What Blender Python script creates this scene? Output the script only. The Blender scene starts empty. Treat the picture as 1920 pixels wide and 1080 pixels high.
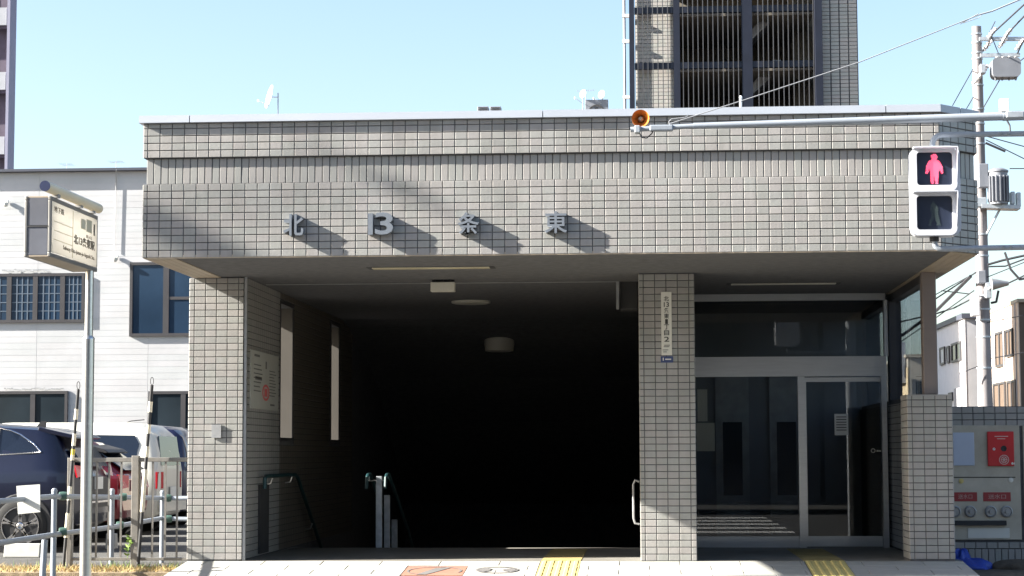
import bpy, math, random
from mathutils import Vector, Matrix
random.seed(7)
R = math.radians
S = bpy.context.scene
COL = S.collection

# ------------------------------------------------------------------ camera, sky, sun, exposure
F_PX = 3720.3
CAM = Vector((4.6122, -20.1384, 1.104))
YAW, PITCH, ROLL = -0.0660, 0.0831, -0.0032
_f = Vector((math.sin(YAW)*math.cos(PITCH), math.cos(YAW)*math.cos(PITCH), math.sin(PITCH)))
_r = Vector((math.cos(YAW), -math.sin(YAW), 0)); _u = _r.cross(_f)
RT = _r*math.cos(ROLL) + _u*math.sin(ROLL); UP = -_r*math.sin(ROLL) + _u*math.cos(ROLL); FW = _f
cam = bpy.data.cameras.new('camera'); camo = bpy.data.objects.new('camera', cam); COL.objects.link(camo)
cam.sensor_width = 36; cam.lens = F_PX*36/1920; cam.clip_end = 3000; cam.clip_start = 0.1
mm = Matrix((RT, UP, -FW)).transposed().to_4x4(); mm.translation = CAM; camo.matrix_world = mm
S.camera = camo
SUN = Vector((1.98, 0.36, -1.0))
w = bpy.data.worlds.new('World'); S.world = w; w.use_nodes = True
wn = w.node_tree; bg = wn.nodes['Background']
sk = wn.nodes.new('ShaderNodeTexSky'); sk.sky_type = 'NISHITA'; sk.sun_disc = False
sk.sun_elevation = math.atan2(1.0, math.hypot(SUN.x, SUN.y)); sk.sun_rotation = math.atan2(-SUN.x, -SUN.y)
sk.altitude = 20; sk.air_density = 1.0; sk.dust_density = 1.6; sk.ozone_density = 1.0
wn.links.new(sk.outputs[0], bg.inputs[0]); bg.inputs[1].default_value = 0.052
sl = bpy.data.lights.new('sun', 'SUN'); sl.energy = 5.0; sl.angle = R(0.5); sl.color = (1.0, 0.95, 0.86)
so = bpy.data.objects.new('sun', sl); COL.objects.link(so); so.rotation_euler = SUN.to_track_quat('-Z', 'Y').to_euler(); so.location = (-20, -10, 20)
S.view_settings.view_transform = 'Standard'; S.view_settings.look = 'None'; S.view_settings.gamma = 1; S.view_settings.exposure = 2.5
S.view_settings.use_curve_mapping = False
S.cycles.max_bounces = 8; S.cycles.transparent_max_bounces = 16

def at(px, py, Y):
    d = FW + RT*((px-960)/F_PX) + UP*((540-py)/F_PX)
    return CAM + d*((Y-CAM.y)/d.y)
def X_(px, Y, py=850): return at(px, py, Y).x
def Z_(py, Y, px=1200): return at(px, py, Y).z

# ------------------------------------------------------------------ materials
def pm(name, col, rough=0.6, metal=0.0, var=0.12, scale=3.0, bump=0.0, bscale=80.0, rnd=0.0, spec=0.5, coat=0.0,
       stretch=(1, 1, 1), col2=None, emis=None, emis_s=0.0, dirt=0.0, dstretch=(1, 1, 1)):
    m = bpy.data.materials.new(name); m.use_nodes = True
    n = m.node_tree; L = n.links; b = n.nodes['Principled BSDF']
    b.inputs['Roughness'].default_value = rough; b.inputs['Metallic'].default_value = metal
    b.inputs['Specular IOR Level'].default_value = spec; b.inputs['Coat Weight'].default_value = coat
    tc = n.nodes.new('ShaderNodeTexCoord'); mp = n.nodes.new('ShaderNodeMapping'); mp.inputs['Scale'].default_value = stretch
    L.new(tc.outputs['Object'], mp.inputs['Vector'])
    nz = n.nodes.new('ShaderNodeTexNoise'); nz.inputs['Scale'].default_value = scale; nz.inputs['Detail'].default_value = 5
    L.new(mp.outputs[0], nz.inputs['Vector'])
    rp = n.nodes.new('ShaderNodeValToRGB'); L.new(nz.outputs['Fac'], rp.inputs[0])
    c2 = col2 or tuple(min(1, c*(1+var)) for c in col)
    rp.color_ramp.elements[0].position = 0.3; rp.color_ramp.elements[1].position = 0.7
    rp.color_ramp.elements[0].color = (*[c*(1-var) for c in col], 1); rp.color_ramp.elements[1].color = (*c2, 1)
    out = rp.outputs[0]
    if rnd:
        oi = n.nodes.new('ShaderNodeObjectInfo'); ge = n.nodes.new('ShaderNodeNewGeometry')
        ad = n.nodes.new('ShaderNodeMath'); ad.operation = 'ADD'; L.new(oi.outputs['Random'], ad.inputs[0]); L.new(ge.outputs['Random Per Island'], ad.inputs[1])
        fr = n.nodes.new('ShaderNodeMath'); fr.operation = 'FRACT'; L.new(ad.outputs[0], fr.inputs[0])
        r2 = n.nodes.new('ShaderNodeValToRGB'); L.new(fr.outputs[0], r2.inputs[0])
        e = r2.color_ramp.elements; e[0].color = (1-rnd, 1-rnd*0.9, 1-rnd*0.9, 1); e[1].color = (1+rnd*0.6, 1+rnd*0.45, 1+rnd*0.3, 1)
        x = e.new(0.35); x.color = (1-rnd*0.35, 1, 1-rnd*0.2, 1); x = e.new(0.6); x.color = (1.0, 1-rnd*0.35, 1-rnd*0.3, 1)
        mx = n.nodes.new('ShaderNodeMix'); mx.data_type = 'RGBA'; mx.blend_type = 'MULTIPLY'; mx.inputs['Factor'].default_value = 1
        L.new(out, mx.inputs['A']); L.new(r2.outputs[0], mx.inputs['B']); out = mx.outputs['Result']
    if dirt:
        n2 = n.nodes.new('ShaderNodeTexNoise'); n2.inputs['Scale'].default_value = 1.1; n2.inputs['Detail'].default_value = 7; n2.inputs['Roughness'].default_value = 0.65
        mp2 = n.nodes.new('ShaderNodeMapping'); mp2.inputs['Scale'].default_value = dstretch; L.new(tc.outputs['Object'], mp2.inputs['Vector']); L.new(mp2.outputs[0], n2.inputs['Vector'])
        r3 = n.nodes.new('ShaderNodeValToRGB'); L.new(n2.outputs['Fac'], r3.inputs[0])
        r3.color_ramp.elements[0].position = 0.42; r3.color_ramp.elements[0].color = (1-dirt, 1-dirt, 1-dirt*1.1, 1)
        r3.color_ramp.elements[1].position = 0.62; r3.color_ramp.elements[1].color = (1, 1, 1, 1)
        mx = n.nodes.new('ShaderNodeMix'); mx.data_type = 'RGBA'; mx.blend_type = 'MULTIPLY'; mx.inputs['Factor'].default_value = 1
        L.new(out, mx.inputs['A']); L.new(r3.outputs[0], mx.inputs['B']); out = mx.outputs['Result']
    L.new(out, b.inputs['Base Color'])
    if bump:
        nb = n.nodes.new('ShaderNodeTexNoise'); nb.inputs['Scale'].default_value = bscale; nb.inputs['Detail'].default_value = 4
        L.new(mp.outputs[0], nb.inputs['Vector'])
        bp = n.nodes.new('ShaderNodeBump'); bp.inputs['Strength'].default_value = bump; bp.inputs['Distance'].default_value = 0.01
        L.new(nb.outputs['Fac'], bp.inputs['Height']); L.new(bp.outputs[0], b.inputs['Normal'])
    if emis:
        b.inputs['Emission Color'].default_value = (*emis, 1); b.inputs['Emission Strength'].default_value = emis_s
    return m
def glass(name, tint=(0.8, 0.85, 0.85), ior=1.5, rough=0.0):
    m = bpy.data.materials.new(name); m.use_nodes = True; n = m.node_tree; L = n.links
    n.nodes.remove(n.nodes['Principled BSDF']); out = n.nodes['Material Output']
    t = n.nodes.new('ShaderNodeBsdfTransparent'); t.inputs[0].default_value = (*tint, 1)
    g = n.nodes.new('ShaderNodeBsdfGlossy'); g.inputs['Roughness'].default_value = rough
    fr = n.nodes.new('ShaderNodeFresnel'); ge = n.nodes.new('ShaderNodeNewGeometry'); ma_ = n.nodes.new('ShaderNodeMath'); ma_.operation = 'MULTIPLY_ADD'
    ma_.inputs[1].default_value = 1/ior-ior; ma_.inputs[2].default_value = ior; L.new(ge.outputs['Backfacing'], ma_.inputs[0]); L.new(ma_.outputs[0], fr.inputs[0])
    mx = n.nodes.new('ShaderNodeMixShader'); L.new(fr.outputs[0], mx.inputs[0]); L.new(t.outputs[0], mx.inputs[1]); L.new(g.outputs[0], mx.inputs[2])
    L.new(mx.outputs[0], out.inputs['Surface']); return m
def acrylic(name, col, frac=0.75):
    m = bpy.data.materials.new(name); m.use_nodes = True; n = m.node_tree; L = n.links
    n.nodes.remove(n.nodes['Principled BSDF']); out = n.nodes['Material Output']
    nz = n.nodes.new('ShaderNodeTexNoise'); nz.inputs['Scale'].default_value = 2.5; nz.inputs['Detail'].default_value = 4
    rp = n.nodes.new('ShaderNodeValToRGB'); rp.color_ramp.elements[0].color = (*[c*0.9 for c in col], 1); rp.color_ramp.elements[1].color = (*col, 1)
    tc = n.nodes.new('ShaderNodeTexCoord'); L.new(tc.outputs['Object'], nz.inputs['Vector']); L.new(nz.outputs['Fac'], rp.inputs[0])
    t = n.nodes.new('ShaderNodeBsdfTranslucent'); d = n.nodes.new('ShaderNodeBsdfDiffuse'); mx = n.nodes.new('ShaderNodeMixShader')
    L.new(rp.outputs[0], t.inputs[0]); L.new(rp.outputs[0], d.inputs[0]); mx.inputs[0].default_value = 1-frac
    L.new(t.outputs[0], mx.inputs[1]); L.new(d.outputs[0], mx.inputs[2]); L.new(mx.outputs[0], out.inputs['Surface']); return m

M = {}
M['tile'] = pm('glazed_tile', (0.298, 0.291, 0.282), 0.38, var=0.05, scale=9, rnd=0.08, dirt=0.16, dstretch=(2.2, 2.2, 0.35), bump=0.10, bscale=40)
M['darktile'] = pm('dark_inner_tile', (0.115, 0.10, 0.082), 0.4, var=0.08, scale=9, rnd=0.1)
M['grout'] = pm('tile_grout', (0.09, 0.09, 0.095), 0.95, var=0.2, scale=12)
M['coping'] = pm('aluminium_coping', (0.38, 0.41, 0.46), 0.5, 0.2, var=0.05, scale=1.5)
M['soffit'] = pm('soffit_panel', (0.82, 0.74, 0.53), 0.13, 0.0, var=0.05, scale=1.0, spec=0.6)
M['ceiling'] = pm('passage_ceiling_panel', (0.30, 0.265, 0.20), 0.15, var=0.06, scale=1.0)  # darker than the soffit: light falloff into the passage put in the colour
M['trim'] = pm('soffit_trim', (0.34, 0.28, 0.21), 0.5, var=0.08)
M['letter'] = pm('brushed_steel_letter', (0.155, 0.175, 0.205), 0.5, 0.2, var=0.06, scale=20)
M['steel'] = pm('stainless_steel', (0.55, 0.55, 0.54), 0.28, 0.9, var=0.05, scale=4, stretch=(1, 1, 12))
M['steel_dull'] = pm('dull_steel', (0.33, 0.335, 0.34), 0.5, 0.6, var=0.12, scale=9)
M['galv'] = pm('galvanised_steel', (0.42, 0.45, 0.48), 0.5, 0.55, var=0.15, scale=14)
M['polepaint'] = pm('grey_pole_paint', (0.27, 0.30, 0.34), 0.5, 0.2, var=0.06, scale=6)
M['white'] = pm('white_paint', (0.78, 0.78, 0.77), 0.45, var=0.04)
M['cream'] = pm('cream_paint', (0.70, 0.61, 0.44), 0.45, var=0.05)
M['endpanel'] = pm('grey_end_panel', (0.12, 0.125, 0.145), 0.35, var=0.15, scale=5)
M['signframe'] = pm('sign_frame', (0.20, 0.195, 0.185), 0.4, 0.3)
M['endcap'] = pm('tube_end_cap', (0.02, 0.028, 0.075), 0.4)
M['signal'] = pm('signal_white_paint', (0.58, 0.60, 0.66), 0.4, var=0.05, scale=6, dirt=0.12)
M['paper'] = pm('paper', (0.62, 0.61, 0.56), 0.8, var=0.04)
M['jamb'] = pm('jamb_lining', (0.075, 0.068, 0.059), 0.6, var=0.06)
M['notice'] = pm('faded_notice', (0.40, 0.40, 0.37), 0.6, var=0.05)
M['inkgrey'] = pm('faded_black', (0.13, 0.13, 0.13), 0.8)
M['column'] = pm('column_cladding', (0.17, 0.14, 0.13), 0.5, var=0.06)
M['black'] = pm('black_plastic', (0.012, 0.012, 0.014), 0.5, var=0.2)
M['dark'] = pm('dark_recess', (0.03, 0.03, 0.032), 0.8, var=0.2)
M['ink'] = pm('ink', (0.05, 0.05, 0.05), 0.8, var=0.1)
M['inkbrown'] = pm('faded_ink', (0.16, 0.135, 0.10), 0.8, var=0.1)
M['red'] = pm('red_enamel', (0.50, 0.02, 0.025), 0.35, var=0.1)
M['redplate'] = pm('dark_red_plate', (0.28, 0.025, 0.03), 0.5, var=0.1)
M['redprint'] = pm('red_print', (0.6, 0.12, 0.12), 0.7, var=0.05)
M['blueplate'] = pm('blue_plate', (0.04, 0.06, 0.16), 0.4, var=0.1)
M['cabinet'] = pm('cabinet_beige_steel', (0.44, 0.41, 0.35), 0.45, 0.2, var=0.08, scale=3, dirt=0.25)
M['yellow'] = pm('tactile_yellow', (0.62, 0.50, 0.19), 0.7, var=0.10, scale=7, dirt=0.12)
M['slab'] = pm('concrete_slab', (0.33, 0.325, 0.305), 0.85, var=0.06, scale=5, bump=0.25, bscale=150, rnd=0.06, dirt=0.1)
M['pink'] = pm('pink_slab', (0.27, 0.13, 0.09), 0.8, var=0.1, scale=8)
M['greyprint'] = pm('grey_inlay', (0.13, 0.125, 0.125), 0.8, var=0.1)
M['asphalt'] = pm('asphalt', (0.05, 0.05, 0.052), 0.9, var=0.25, scale=6, bump=0.5, bscale=250, dirt=0.2)
M['lotasphalt'] = pm('worn_asphalt', (0.075, 0.073, 0.07), 0.9, var=0.25, scale=5, bump=0.5, bscale=200, dirt=0.3)
M['soil'] = pm('soil', (0.075, 0.06, 0.045), 0.95, var=0.35, scale=9, bump=0.8, bscale=60)
M['drysoil'] = pm('dry_soil', (0.22, 0.165, 0.10), 0.95, var=0.4, scale=14, bump=0.8, bscale=90)
M['floor'] = pm('entrance_floor', (0.20, 0.19, 0.17), 0.6, var=0.12, scale=6, dirt=0.2)
M['siding'] = pm('white_siding', (0.43, 0.435, 0.445), 0.6, var=0.04, scale=1.2, rnd=0.04, dirt=0.06)
M['bronze'] = pm('bronze_frame', (0.055, 0.052, 0.055), 0.45, 0.3, var=0.1)
M['winglass'] = pm('painted_sky_pane', (0.018, 0.036, 0.066), 0.12, var=0.25, scale=0.8, spec=0.25)  # blue base colour stands in for the reflected sky
M['darkpane'] = pm('dark_window_pane', (0.02, 0.028, 0.035), 0.12, var=0.3, scale=0.9, spec=0.25)
M['curtain'] = pm('lattice_bars', (0.07, 0.10, 0.14), 0.6, var=0.1)
M['capdark'] = pm('roof_cap_dark', (0.05, 0.055, 0.075), 0.5, var=0.1)
M['twrtile'] = pm('tower_tile', (0.40, 0.385, 0.36), 0.5, var=0.05, rnd=0.10)
M['navy'] = pm('navy_steel', (0.012, 0.015, 0.028), 0.45, 0.3, var=0.15)
M['grille'] = pm('grille_bar_paint', (0.085, 0.085, 0.09), 0.4, 0.3, var=0.1)
M['towerin'] = pm('stair_concrete', (0.20, 0.18, 0.15), 0.9, var=0.2, scale=1.5)
M['flatgrey'] = pm('apartment_panel', (0.22, 0.22, 0.30), 0.8, var=0.08, scale=0.6)
M['flatpurple'] = pm('apartment_brown_wall', (0.075, 0.06, 0.085), 0.8, var=0.12)
M['flatlight'] = pm('balcony_front', (0.30, 0.31, 0.34), 0.7, var=0.08)
M['orange'] = pm('orange_horn', (0.52, 0.17, 0.03), 0.45, var=0.2, scale=12)
M['concpole'] = pm('concrete_pole', (0.21, 0.195, 0.20), 0.85, var=0.18, scale=5, stretch=(1, 1, 0.2))
M['transf'] = pm('transformer_grey', (0.19, 0.20, 0.225), 0.5, 0.2, var=0.08)
M['porcelain'] = pm('porcelain_white', (0.75, 0.72, 0.70), 0.3, var=0.05)
M['wire'] = pm('cable_black', (0.03, 0.03, 0.035), 0.6, var=0.1)
M['wiregrey'] = pm('steel_strand', (0.35, 0.36, 0.38), 0.5, 0.5, var=0.1)
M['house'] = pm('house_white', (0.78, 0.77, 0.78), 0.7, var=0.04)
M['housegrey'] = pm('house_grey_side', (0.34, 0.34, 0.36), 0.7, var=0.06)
M['housebeige'] = pm('house_beige', (0.60, 0.49, 0.40), 0.75, var=0.05)
M['housetan'] = pm('house_tan', (0.50, 0.36, 0.20), 0.75, var=0.08)
M['housebrown'] = pm('house_brown', (0.10, 0.07, 0.05), 0.6, var=0.15)
M['paintblue'] = pm('car_paint_blue', (0.0025, 0.004, 0.017), 0.3, 0.1, var=0.1, coat=0.6)
M['paintred'] = pm('car_paint_red', (0.17, 0.012, 0.02), 0.28, 0.3, var=0.1, coat=0.8)
M['paintwhite'] = pm('car_paint_white', (0.62, 0.61, 0.54), 0.35, var=0.03, coat=0.3)
M['paintnavy'] = pm('car_paint_navy', (0.012, 0.015, 0.05), 0.3, 0.2, var=0.05, coat=0.6)
M['carglass'] = pm('car_glass', (0.008, 0.012, 0.022), 0.06, var=0.1, spec=0.6)
M['chrome'] = pm('chrome', (0.75, 0.76, 0.80), 0.15, 1.0, var=0.02)
M['tyre'] = pm('tyre_rubber', (0.014, 0.014, 0.014), 0.85, var=0.2)
M['lamp'] = pm('tail_lamp_red', (0.45, 0.01, 0.02), 0.2, var=0.1, coat=0.5)
M['plate'] = pm('number_plate', (0.70, 0.71, 0.68), 0.5, var=0.03)
M['kerb'] = pm('concrete_kerb', (0.42, 0.42, 0.40), 0.85, var=0.1, scale=8, dirt=0.2)
M['greenjoint'] = pm('green_joint', (0.05, 0.10, 0.08), 0.5, var=0.2)
M['teal'] = pm('handrail_teal', (0.012, 0.045, 0.05), 0.4, var=0.15)
M['lens'] = pm('signal_lens', (0.020, 0.026, 0.045), 0.28, var=0.3, scale=3, spec=0.45)
M['ledred'] = pm('red_led', (0.6, 0.02, 0.08), 0.4, emis=(1.0, 0.02, 0.075), emis_s=0.14)
M['ledhot'] = pm('red_led_core', (0.8, 0.2, 0.3), 0.4, emis=(1.0, 0.16, 0.28), emis_s=0.30)
M['leddim'] = pm('unlit_led', (0.07, 0.10, 0.10), 0.5, var=0.2)
M['tarp'] = pm('blue_tarp', (0.015, 0.05, 0.34), 0.4, var=0.15, bump=0.3, bscale=20)
M['dry'] = pm('dry_grass', (0.34, 0.25, 0.10), 0.8, var=0.3, rnd=0.3)
M['leaf'] = pm('weed_leaf', (0.16, 0.26, 0.05), 0.6, var=0.2, rnd=0.2)
M['glass'] = glass('clear_glass', (0.80, 0.80, 0.78), 1.45)
M['sideglass'] = glass('side_glass', (0.78, 0.84, 0.90), 1.45)
M['acrylic'] = acrylic('sign_acrylic', (0.80, 0.79, 0.765), 0.8)
M['lampcover'] = pm('lamp_cover', (0.50, 0.48, 0.42), 0.4, var=0.05)
M['oppo'] = pm('street_front_dark', (0.075, 0.075, 0.085), 0.8, var=0.3, scale=0.5)
M['oppolight'] = pm('street_front_light', (0.30, 0.30, 0.30), 0.8, var=0.15, scale=0.4)
M['elev'] = pm('lift_wall', (0.22, 0.22, 0.225), 0.5, var=0.08)
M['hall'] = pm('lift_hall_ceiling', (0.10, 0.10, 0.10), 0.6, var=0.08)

# ------------------------------------------------------------------ mesh helpers
class MB:
    def __init__(s): s.v = []; s.f = []
    def box(s, x0, x1, y0, y1, z0, z1):
        b = len(s.v); s.v += [(x, y, z) for z in (z0, z1) for y in (y0, y1) for x in (x0, x1)]
        s.f += [tuple(b+i for i in q) for q in ((0, 2, 3, 1), (4, 5, 7, 6), (0, 1, 5, 4), (2, 6, 7, 3), (0, 4, 6, 2), (1, 3, 7, 5))]; return s
    def prism(s, poly, z0, z1):                       # poly: ccw (x,y)
        n = len(poly); b = len(s.v)
        s.v += [(x, y, z0) for x, y in poly] + [(x, y, z1) for x, y in poly]
        s.f.append(tuple(b+i for i in reversed(range(n)))); s.f.append(tuple(b+n+i for i in range(n)))
        s.f += [(b+i, b+(i+1) % n, b+n+(i+1) % n, b+n+i) for i in range(n)]; return s
    def prismY(s, poly, y0, y1):                      # poly: (x,z) ccw seen from -Y
        n = len(poly); b = len(s.v)
        s.v += [(x, y0, z) for x, z in poly] + [(x, y1, z) for x, z in poly]
        s.f.append(tuple(b+i for i in range(n))); s.f.append(tuple(b+n+i for i in reversed(range(n))))
        s.f += [(b+(i+1) % n, b+i, b+n+i, b+n+(i+1) % n) for i in range(n)]; return s
    def prismX(s, poly, x0, x1):                      # poly: (y,z)
        n = len(poly); b = len(s.v)
        s.v += [(x0, y, z) for y, z in poly] + [(x1, y, z) for y, z in poly]
        s.f.append(tuple(b+i for i in reversed(range(n)))); s.f.append(tuple(b+n+i for i in range(n)))
        s.f += [(b+i, b+(i+1) % n, b+n+(i+1) % n, b+n+i) for i in range(n)]; return s
    def quad(s, *p):
        b = len(s.v); s.v += [tuple(q) for q in p]; s.f.append(tuple(range(b, b+len(p)))); return s
    def cyl(s, p0, p1, r0, r1=None, n=12, caps=True):
        r1 = r0 if r1 is None else r1
        p0 = Vector(p0); p1 = Vector(p1); d = (p1-p0).normalized(); a = d.orthogonal().normalized(); c = d.cross(a); b = len(s.v)
        for p, r in ((p0, r0), (p1, r1)):
            s.v += [tuple(p + a*(r*math.cos(2*math.pi*i/n)) + c*(r*math.sin(2*math.pi*i/n))) for i in range(n)]
        s.f += [(b+i, b+(i+1) % n, b+n+(i+1) % n, b+n+i) for i in range(n)]
        if caps: s.f.append(tuple(b+i for i in reversed(range(n)))); s.f.append(tuple(b+n+i for i in range(n)))
        return s
    def tube(s, pts, r, n=8):
        pts = [Vector(p) for p in pts]; b = len(s.v); m = len(pts); pa = None
        for i, p in enumerate(pts):
            d = (pts[min(i+1, m-1)]-pts[max(i-1, 0)]).normalized()
            a = d.orthogonal().normalized() if pa is None else (pa - d*pa.dot(d)).normalized()
            pa = a; c = d.cross(a)
            s.v += [tuple(p + a*(r*math.cos(2*math.pi*k/n)) + c*(r*math.sin(2*math.pi*k/n))) for k in range(n)]
        for i in range(m-1):
            s.f += [(b+i*n+k, b+i*n+(k+1) % n, b+(i+1)*n+(k+1) % n, b+(i+1)*n+k) for k in range(n)]
        s.f.append(tuple(b+k for k in reversed(range(n)))); s.f.append(tuple(b+(m-1)*n+k for k in range(n))); return s
    def lathe(s, prof, o, axis, n=24):                # prof: (dist along axis, radius)
        o = Vector(o); d = Vector(axis).normalized(); a = d.orthogonal().normalized(); c = d.cross(a); b = len(s.v)
        for t, r in prof: s.v += [tuple(o + d*t + a*(r*math.cos(2*math.pi*k/n)) + c*(r*math.sin(2*math.pi*k/n))) for k in range(n)]
        for i in range(len(prof)-1): s.f += [(b+i*n+k, b+i*n+(k+1) % n, b+(i+1)*n+(k+1) % n, b+(i+1)*n+k) for k in range(n)]
        return s
    def tile(s, O, U, V, N, w, h, t=0.007, ch=0.003, tilt=0.0):   # chamfered tile; O lower-left on backing, front faces along N
        O = Vector(O); U = Vector(U); V = Vector(V); N = Vector(N); b = len(s.v)
        t1 = random.gauss(0, tilt)*w; t2 = random.gauss(0, tilt)*h
        for (i, d, full) in ((0, 0, 1), (0, t-ch, 1), (ch, t, 0)):
            for a, c in ((i, i), (w-i, i), (w-i, h-i), (i, h-i)):
                dd = d + (0 if d == 0 else t1*(a/w-0.5)+t2*(c/h-0.5))
                s.v.append(tuple(O+U*a+V*c+N*dd))
        for l in (0, 4): s.f += [(b+l+k, b+l+(k+1) % 4, b+l+4+(k+1) % 4, b+l+4+k) for k in range(4)]
        s.f.append((b+8, b+9, b+10, b+11)); return s
    def mesh(s, name, mat, smooth=0):
        me = bpy.data.meshes.new(name); me.from_pydata(s.v, [], s.f); me.materials.append(mat)
        if smooth:
            me.polygons.foreach_set('use_smooth', [True]*len(me.polygons)); me.set_sharp_from_angle(angle=R(smooth))
        me.update(); return me
    def build(s, name, mat, parent=None, smooth=0, bevel=0):
        o = bpy.data.objects.new(name, s.mesh(name, mat, smooth)); COL.objects.link(o)
        if bevel:
            bv = o.modifiers.new('bevel', 'BEVEL'); bv.width = bevel; bv.segments = 2; bv.limit_method = 'ANGLE'
        if parent: attach(o, parent)
        return o
def tag(o, label=None, cat=None, group=None, kind=None):
    if label: o['label'] = label
    if cat: o['category'] = cat
    if group: o['group'] = group
    if kind: o['kind'] = kind
    return o
def thing(name, label, cat, loc=(0, 0, 0), group=None):
    e = bpy.data.objects.new(name, None); COL.objects.link(e); e.location = loc; e.empty_display_size = 0.2
    return tag(e, label, cat, group)
# parts are modelled in world coordinates: keep them there whatever their parent's location
def place_of(o):
    v = Vector(o.location)
    return v + o.matrix_parent_inverse.translation + place_of(o.parent) if o.parent else v
def attach(o, p):
    o.parent = p; o.matrix_parent_inverse = Matrix.Translation(-place_of(p))
def share(name, me, parent, loc=(0, 0, 0)):
    o = bpy.data.objects.new(name, me); COL.objects.link(o); attach(o, parent); o.location = loc
    return o
def text_mesh(body, depth=0.0, fat=0.0):
    c = bpy.data.curves.new('txt', 'FONT'); c.body = body; c.extrude = depth/2; c.offset = fat; c.resolution_u = 3
    o = bpy.data.objects.new('txt', c); COL.objects.link(o)
    dg = bpy.context.evaluated_depsgraph_get(); dg.update()
    me = bpy.data.meshes.new_from_object(o.evaluated_get(dg)); bpy.data.objects.remove(o); bpy.data.curves.remove(c)
    return me
def text(name, body, mat, parent, O, U, V, w, h, depth=0.003, fat=0.0):
    """lettering filling the w x h rectangle whose lower-left corner is O, along U and up V"""
    me = text_mesh(body, 1.0, fat); xs = [v.co.x for v in me.vertices]; ys = [v.co.y for v in me.vertices]
    x0, x1, y0, y1 = min(xs), max(xs), min(ys), max(ys); O = Vector(O); U = Vector(U); V = Vector(V); N = U.cross(V)
    for v in me.vertices:
        a = (v.co.x-x0)/(x1-x0)*w; b = (v.co.y-y0)/(y1-y0)*h; d = (v.co.z+0.5)*depth
        v.co = O+U*a+V*b+N*d
    me.materials.clear(); me.materials.append(mat)
    o = bpy.data.objects.new(name, me); COL.objects.link(o); attach(o, parent); return o
EX, EY, EZ = Vector((1, 0, 0)), Vector((0, 1, 0)), Vector((0, 0, 1))

# ================================================================== THE SETTING
FZ = 0.02                                             # level of the entrance floor
def apron_z(Y): return FZ + 0.086*Y if Y > -4 else FZ - 0.344
def sheet(name, rects, mat, kind='structure'):
    m = MB()
    for x0, x1, y0, y1, z in rects: m.quad((x0, y0, z), (x1, y0, z), (x1, y1, z), (x0, y1, z))
    return tag(m.build(name, mat), kind=kind)
sheet('ground', [(-600, 600, -600, 2.8, -0.54), (-600, 0.5, 2.8, 14.2, -0.54), (4.6, 600, 2.8, 14.2, -0.54), (-600, 600, 14.2, 900, -0.54)], M['soil'])
sheet('road', [(-200, 200, -26, -7.2, -0.50)], M['asphalt'])
m = MB()
for i in range(5): m.box(3.2, 7.6, -24+i*2.2, -24+i*2.2+1.0, -0.502, -0.494)
tag(m.build('crosswalk_marking', M['white']), kind='structure')
m = MB(); m.box(-200, 200, -7.2, -7.0, -0.54, -0.33); tag(m.build('kerb', M['kerb']), kind='structure')
m = MB(); m.box(-200, -0.06, -7.0, -0.7, -0.53, -0.16); m.box(-0.06, 7.78, -7.0, -3.0, -0.53, apron_z(-3.0)-0.016); m.box(7.78, 200, -7.0, -1.2, -0.53, -0.22)
tag(m.build('sidewalk', M['lotasphalt']), kind='structure')
m = MB(); m.box(-80, -0.06, 0.28, 60, -0.53, -0.15); tag(m.build('parking_lot', M['lotasphalt']), kind='structure')
m = MB(); m.box(-14, -0.06, -0.7, 0.28, -0.53, -0.06)
dirt = tag(m.build('dirt_strip', M['drysoil']), kind='structure')
m = MB(); m.box(7.78, 80, -1.2, 60, -0.53, -0.10); tag(m.build('bare_soil', M['soil']), kind='structure')
sheet('parking_line', [(-9, -1.25, 1.62, 1.72, -0.146)], M['yellow'])
sheet('parking_line_white', [(-9, -1.3, 0.85, 0.95, -0.146)], M['white'])

# forecourt ramp: slabs laid in running bond
m = MB(); m.prismX([(-3.0, -0.53), (0.35, -0.53), (0.35, FZ-0.012), (0.0, FZ-0.012), (-3.0, apron_z(-3.0)-0.012)], -0.05, 7.77)
fore = tag(m.build('forecourt', M['grout']), kind='structure')
def slab_mesh(w, d):
    m = MB(); z0, z1 = -0.012, 0.0; c = 0.004
    p = [(0.003, 0.003), (w-0.003, 0.003), (w-0.003, d-0.003), (0.003, d-0.003)]
    q = [(0.003+c, 0.003+c), (w-0.003-c, 0.003+c), (w-0.003-c, d-0.003-c), (0.003+c, d-0.003-c)]
    b = [(x, y, z0+0.086*(y-d)) for x, y in p]; t1 = [(x, y, z1-c*0.6+0.086*(y-d)) for x, y in p]; t = [(x, y, z1+0.086*(y-d)) for x, y in q]
    m.v += b+t1+t
    for l in (0, 4): m.f += [(l+k, l+(k+1) % 4, l+4+(k+1) % 4, l+4+k) for k in range(4)]
    m.f.append((8, 9, 10, 11)); return m.mesh('paving_slab', M['slab'])
SLABS = {}
def slab(x0, x1, yback, d):
    if x1-x0 < 0.03: return
    k = (round(x1-x0, 3), d)
    if k not in SLABS: SLABS[k] = slab_mesh(x1-x0, d)
    share('paving_slab', SLABS[k], fore, (x0, yback-d, apron_z(yback)+random.uniform(-0.0012, 0.0012)))
HOLES = [(3.565, 3.965, -9, 1), (6.20, 6.60, -9, 1), (2.26, 2.86, -1.0, -0.36)]
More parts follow.
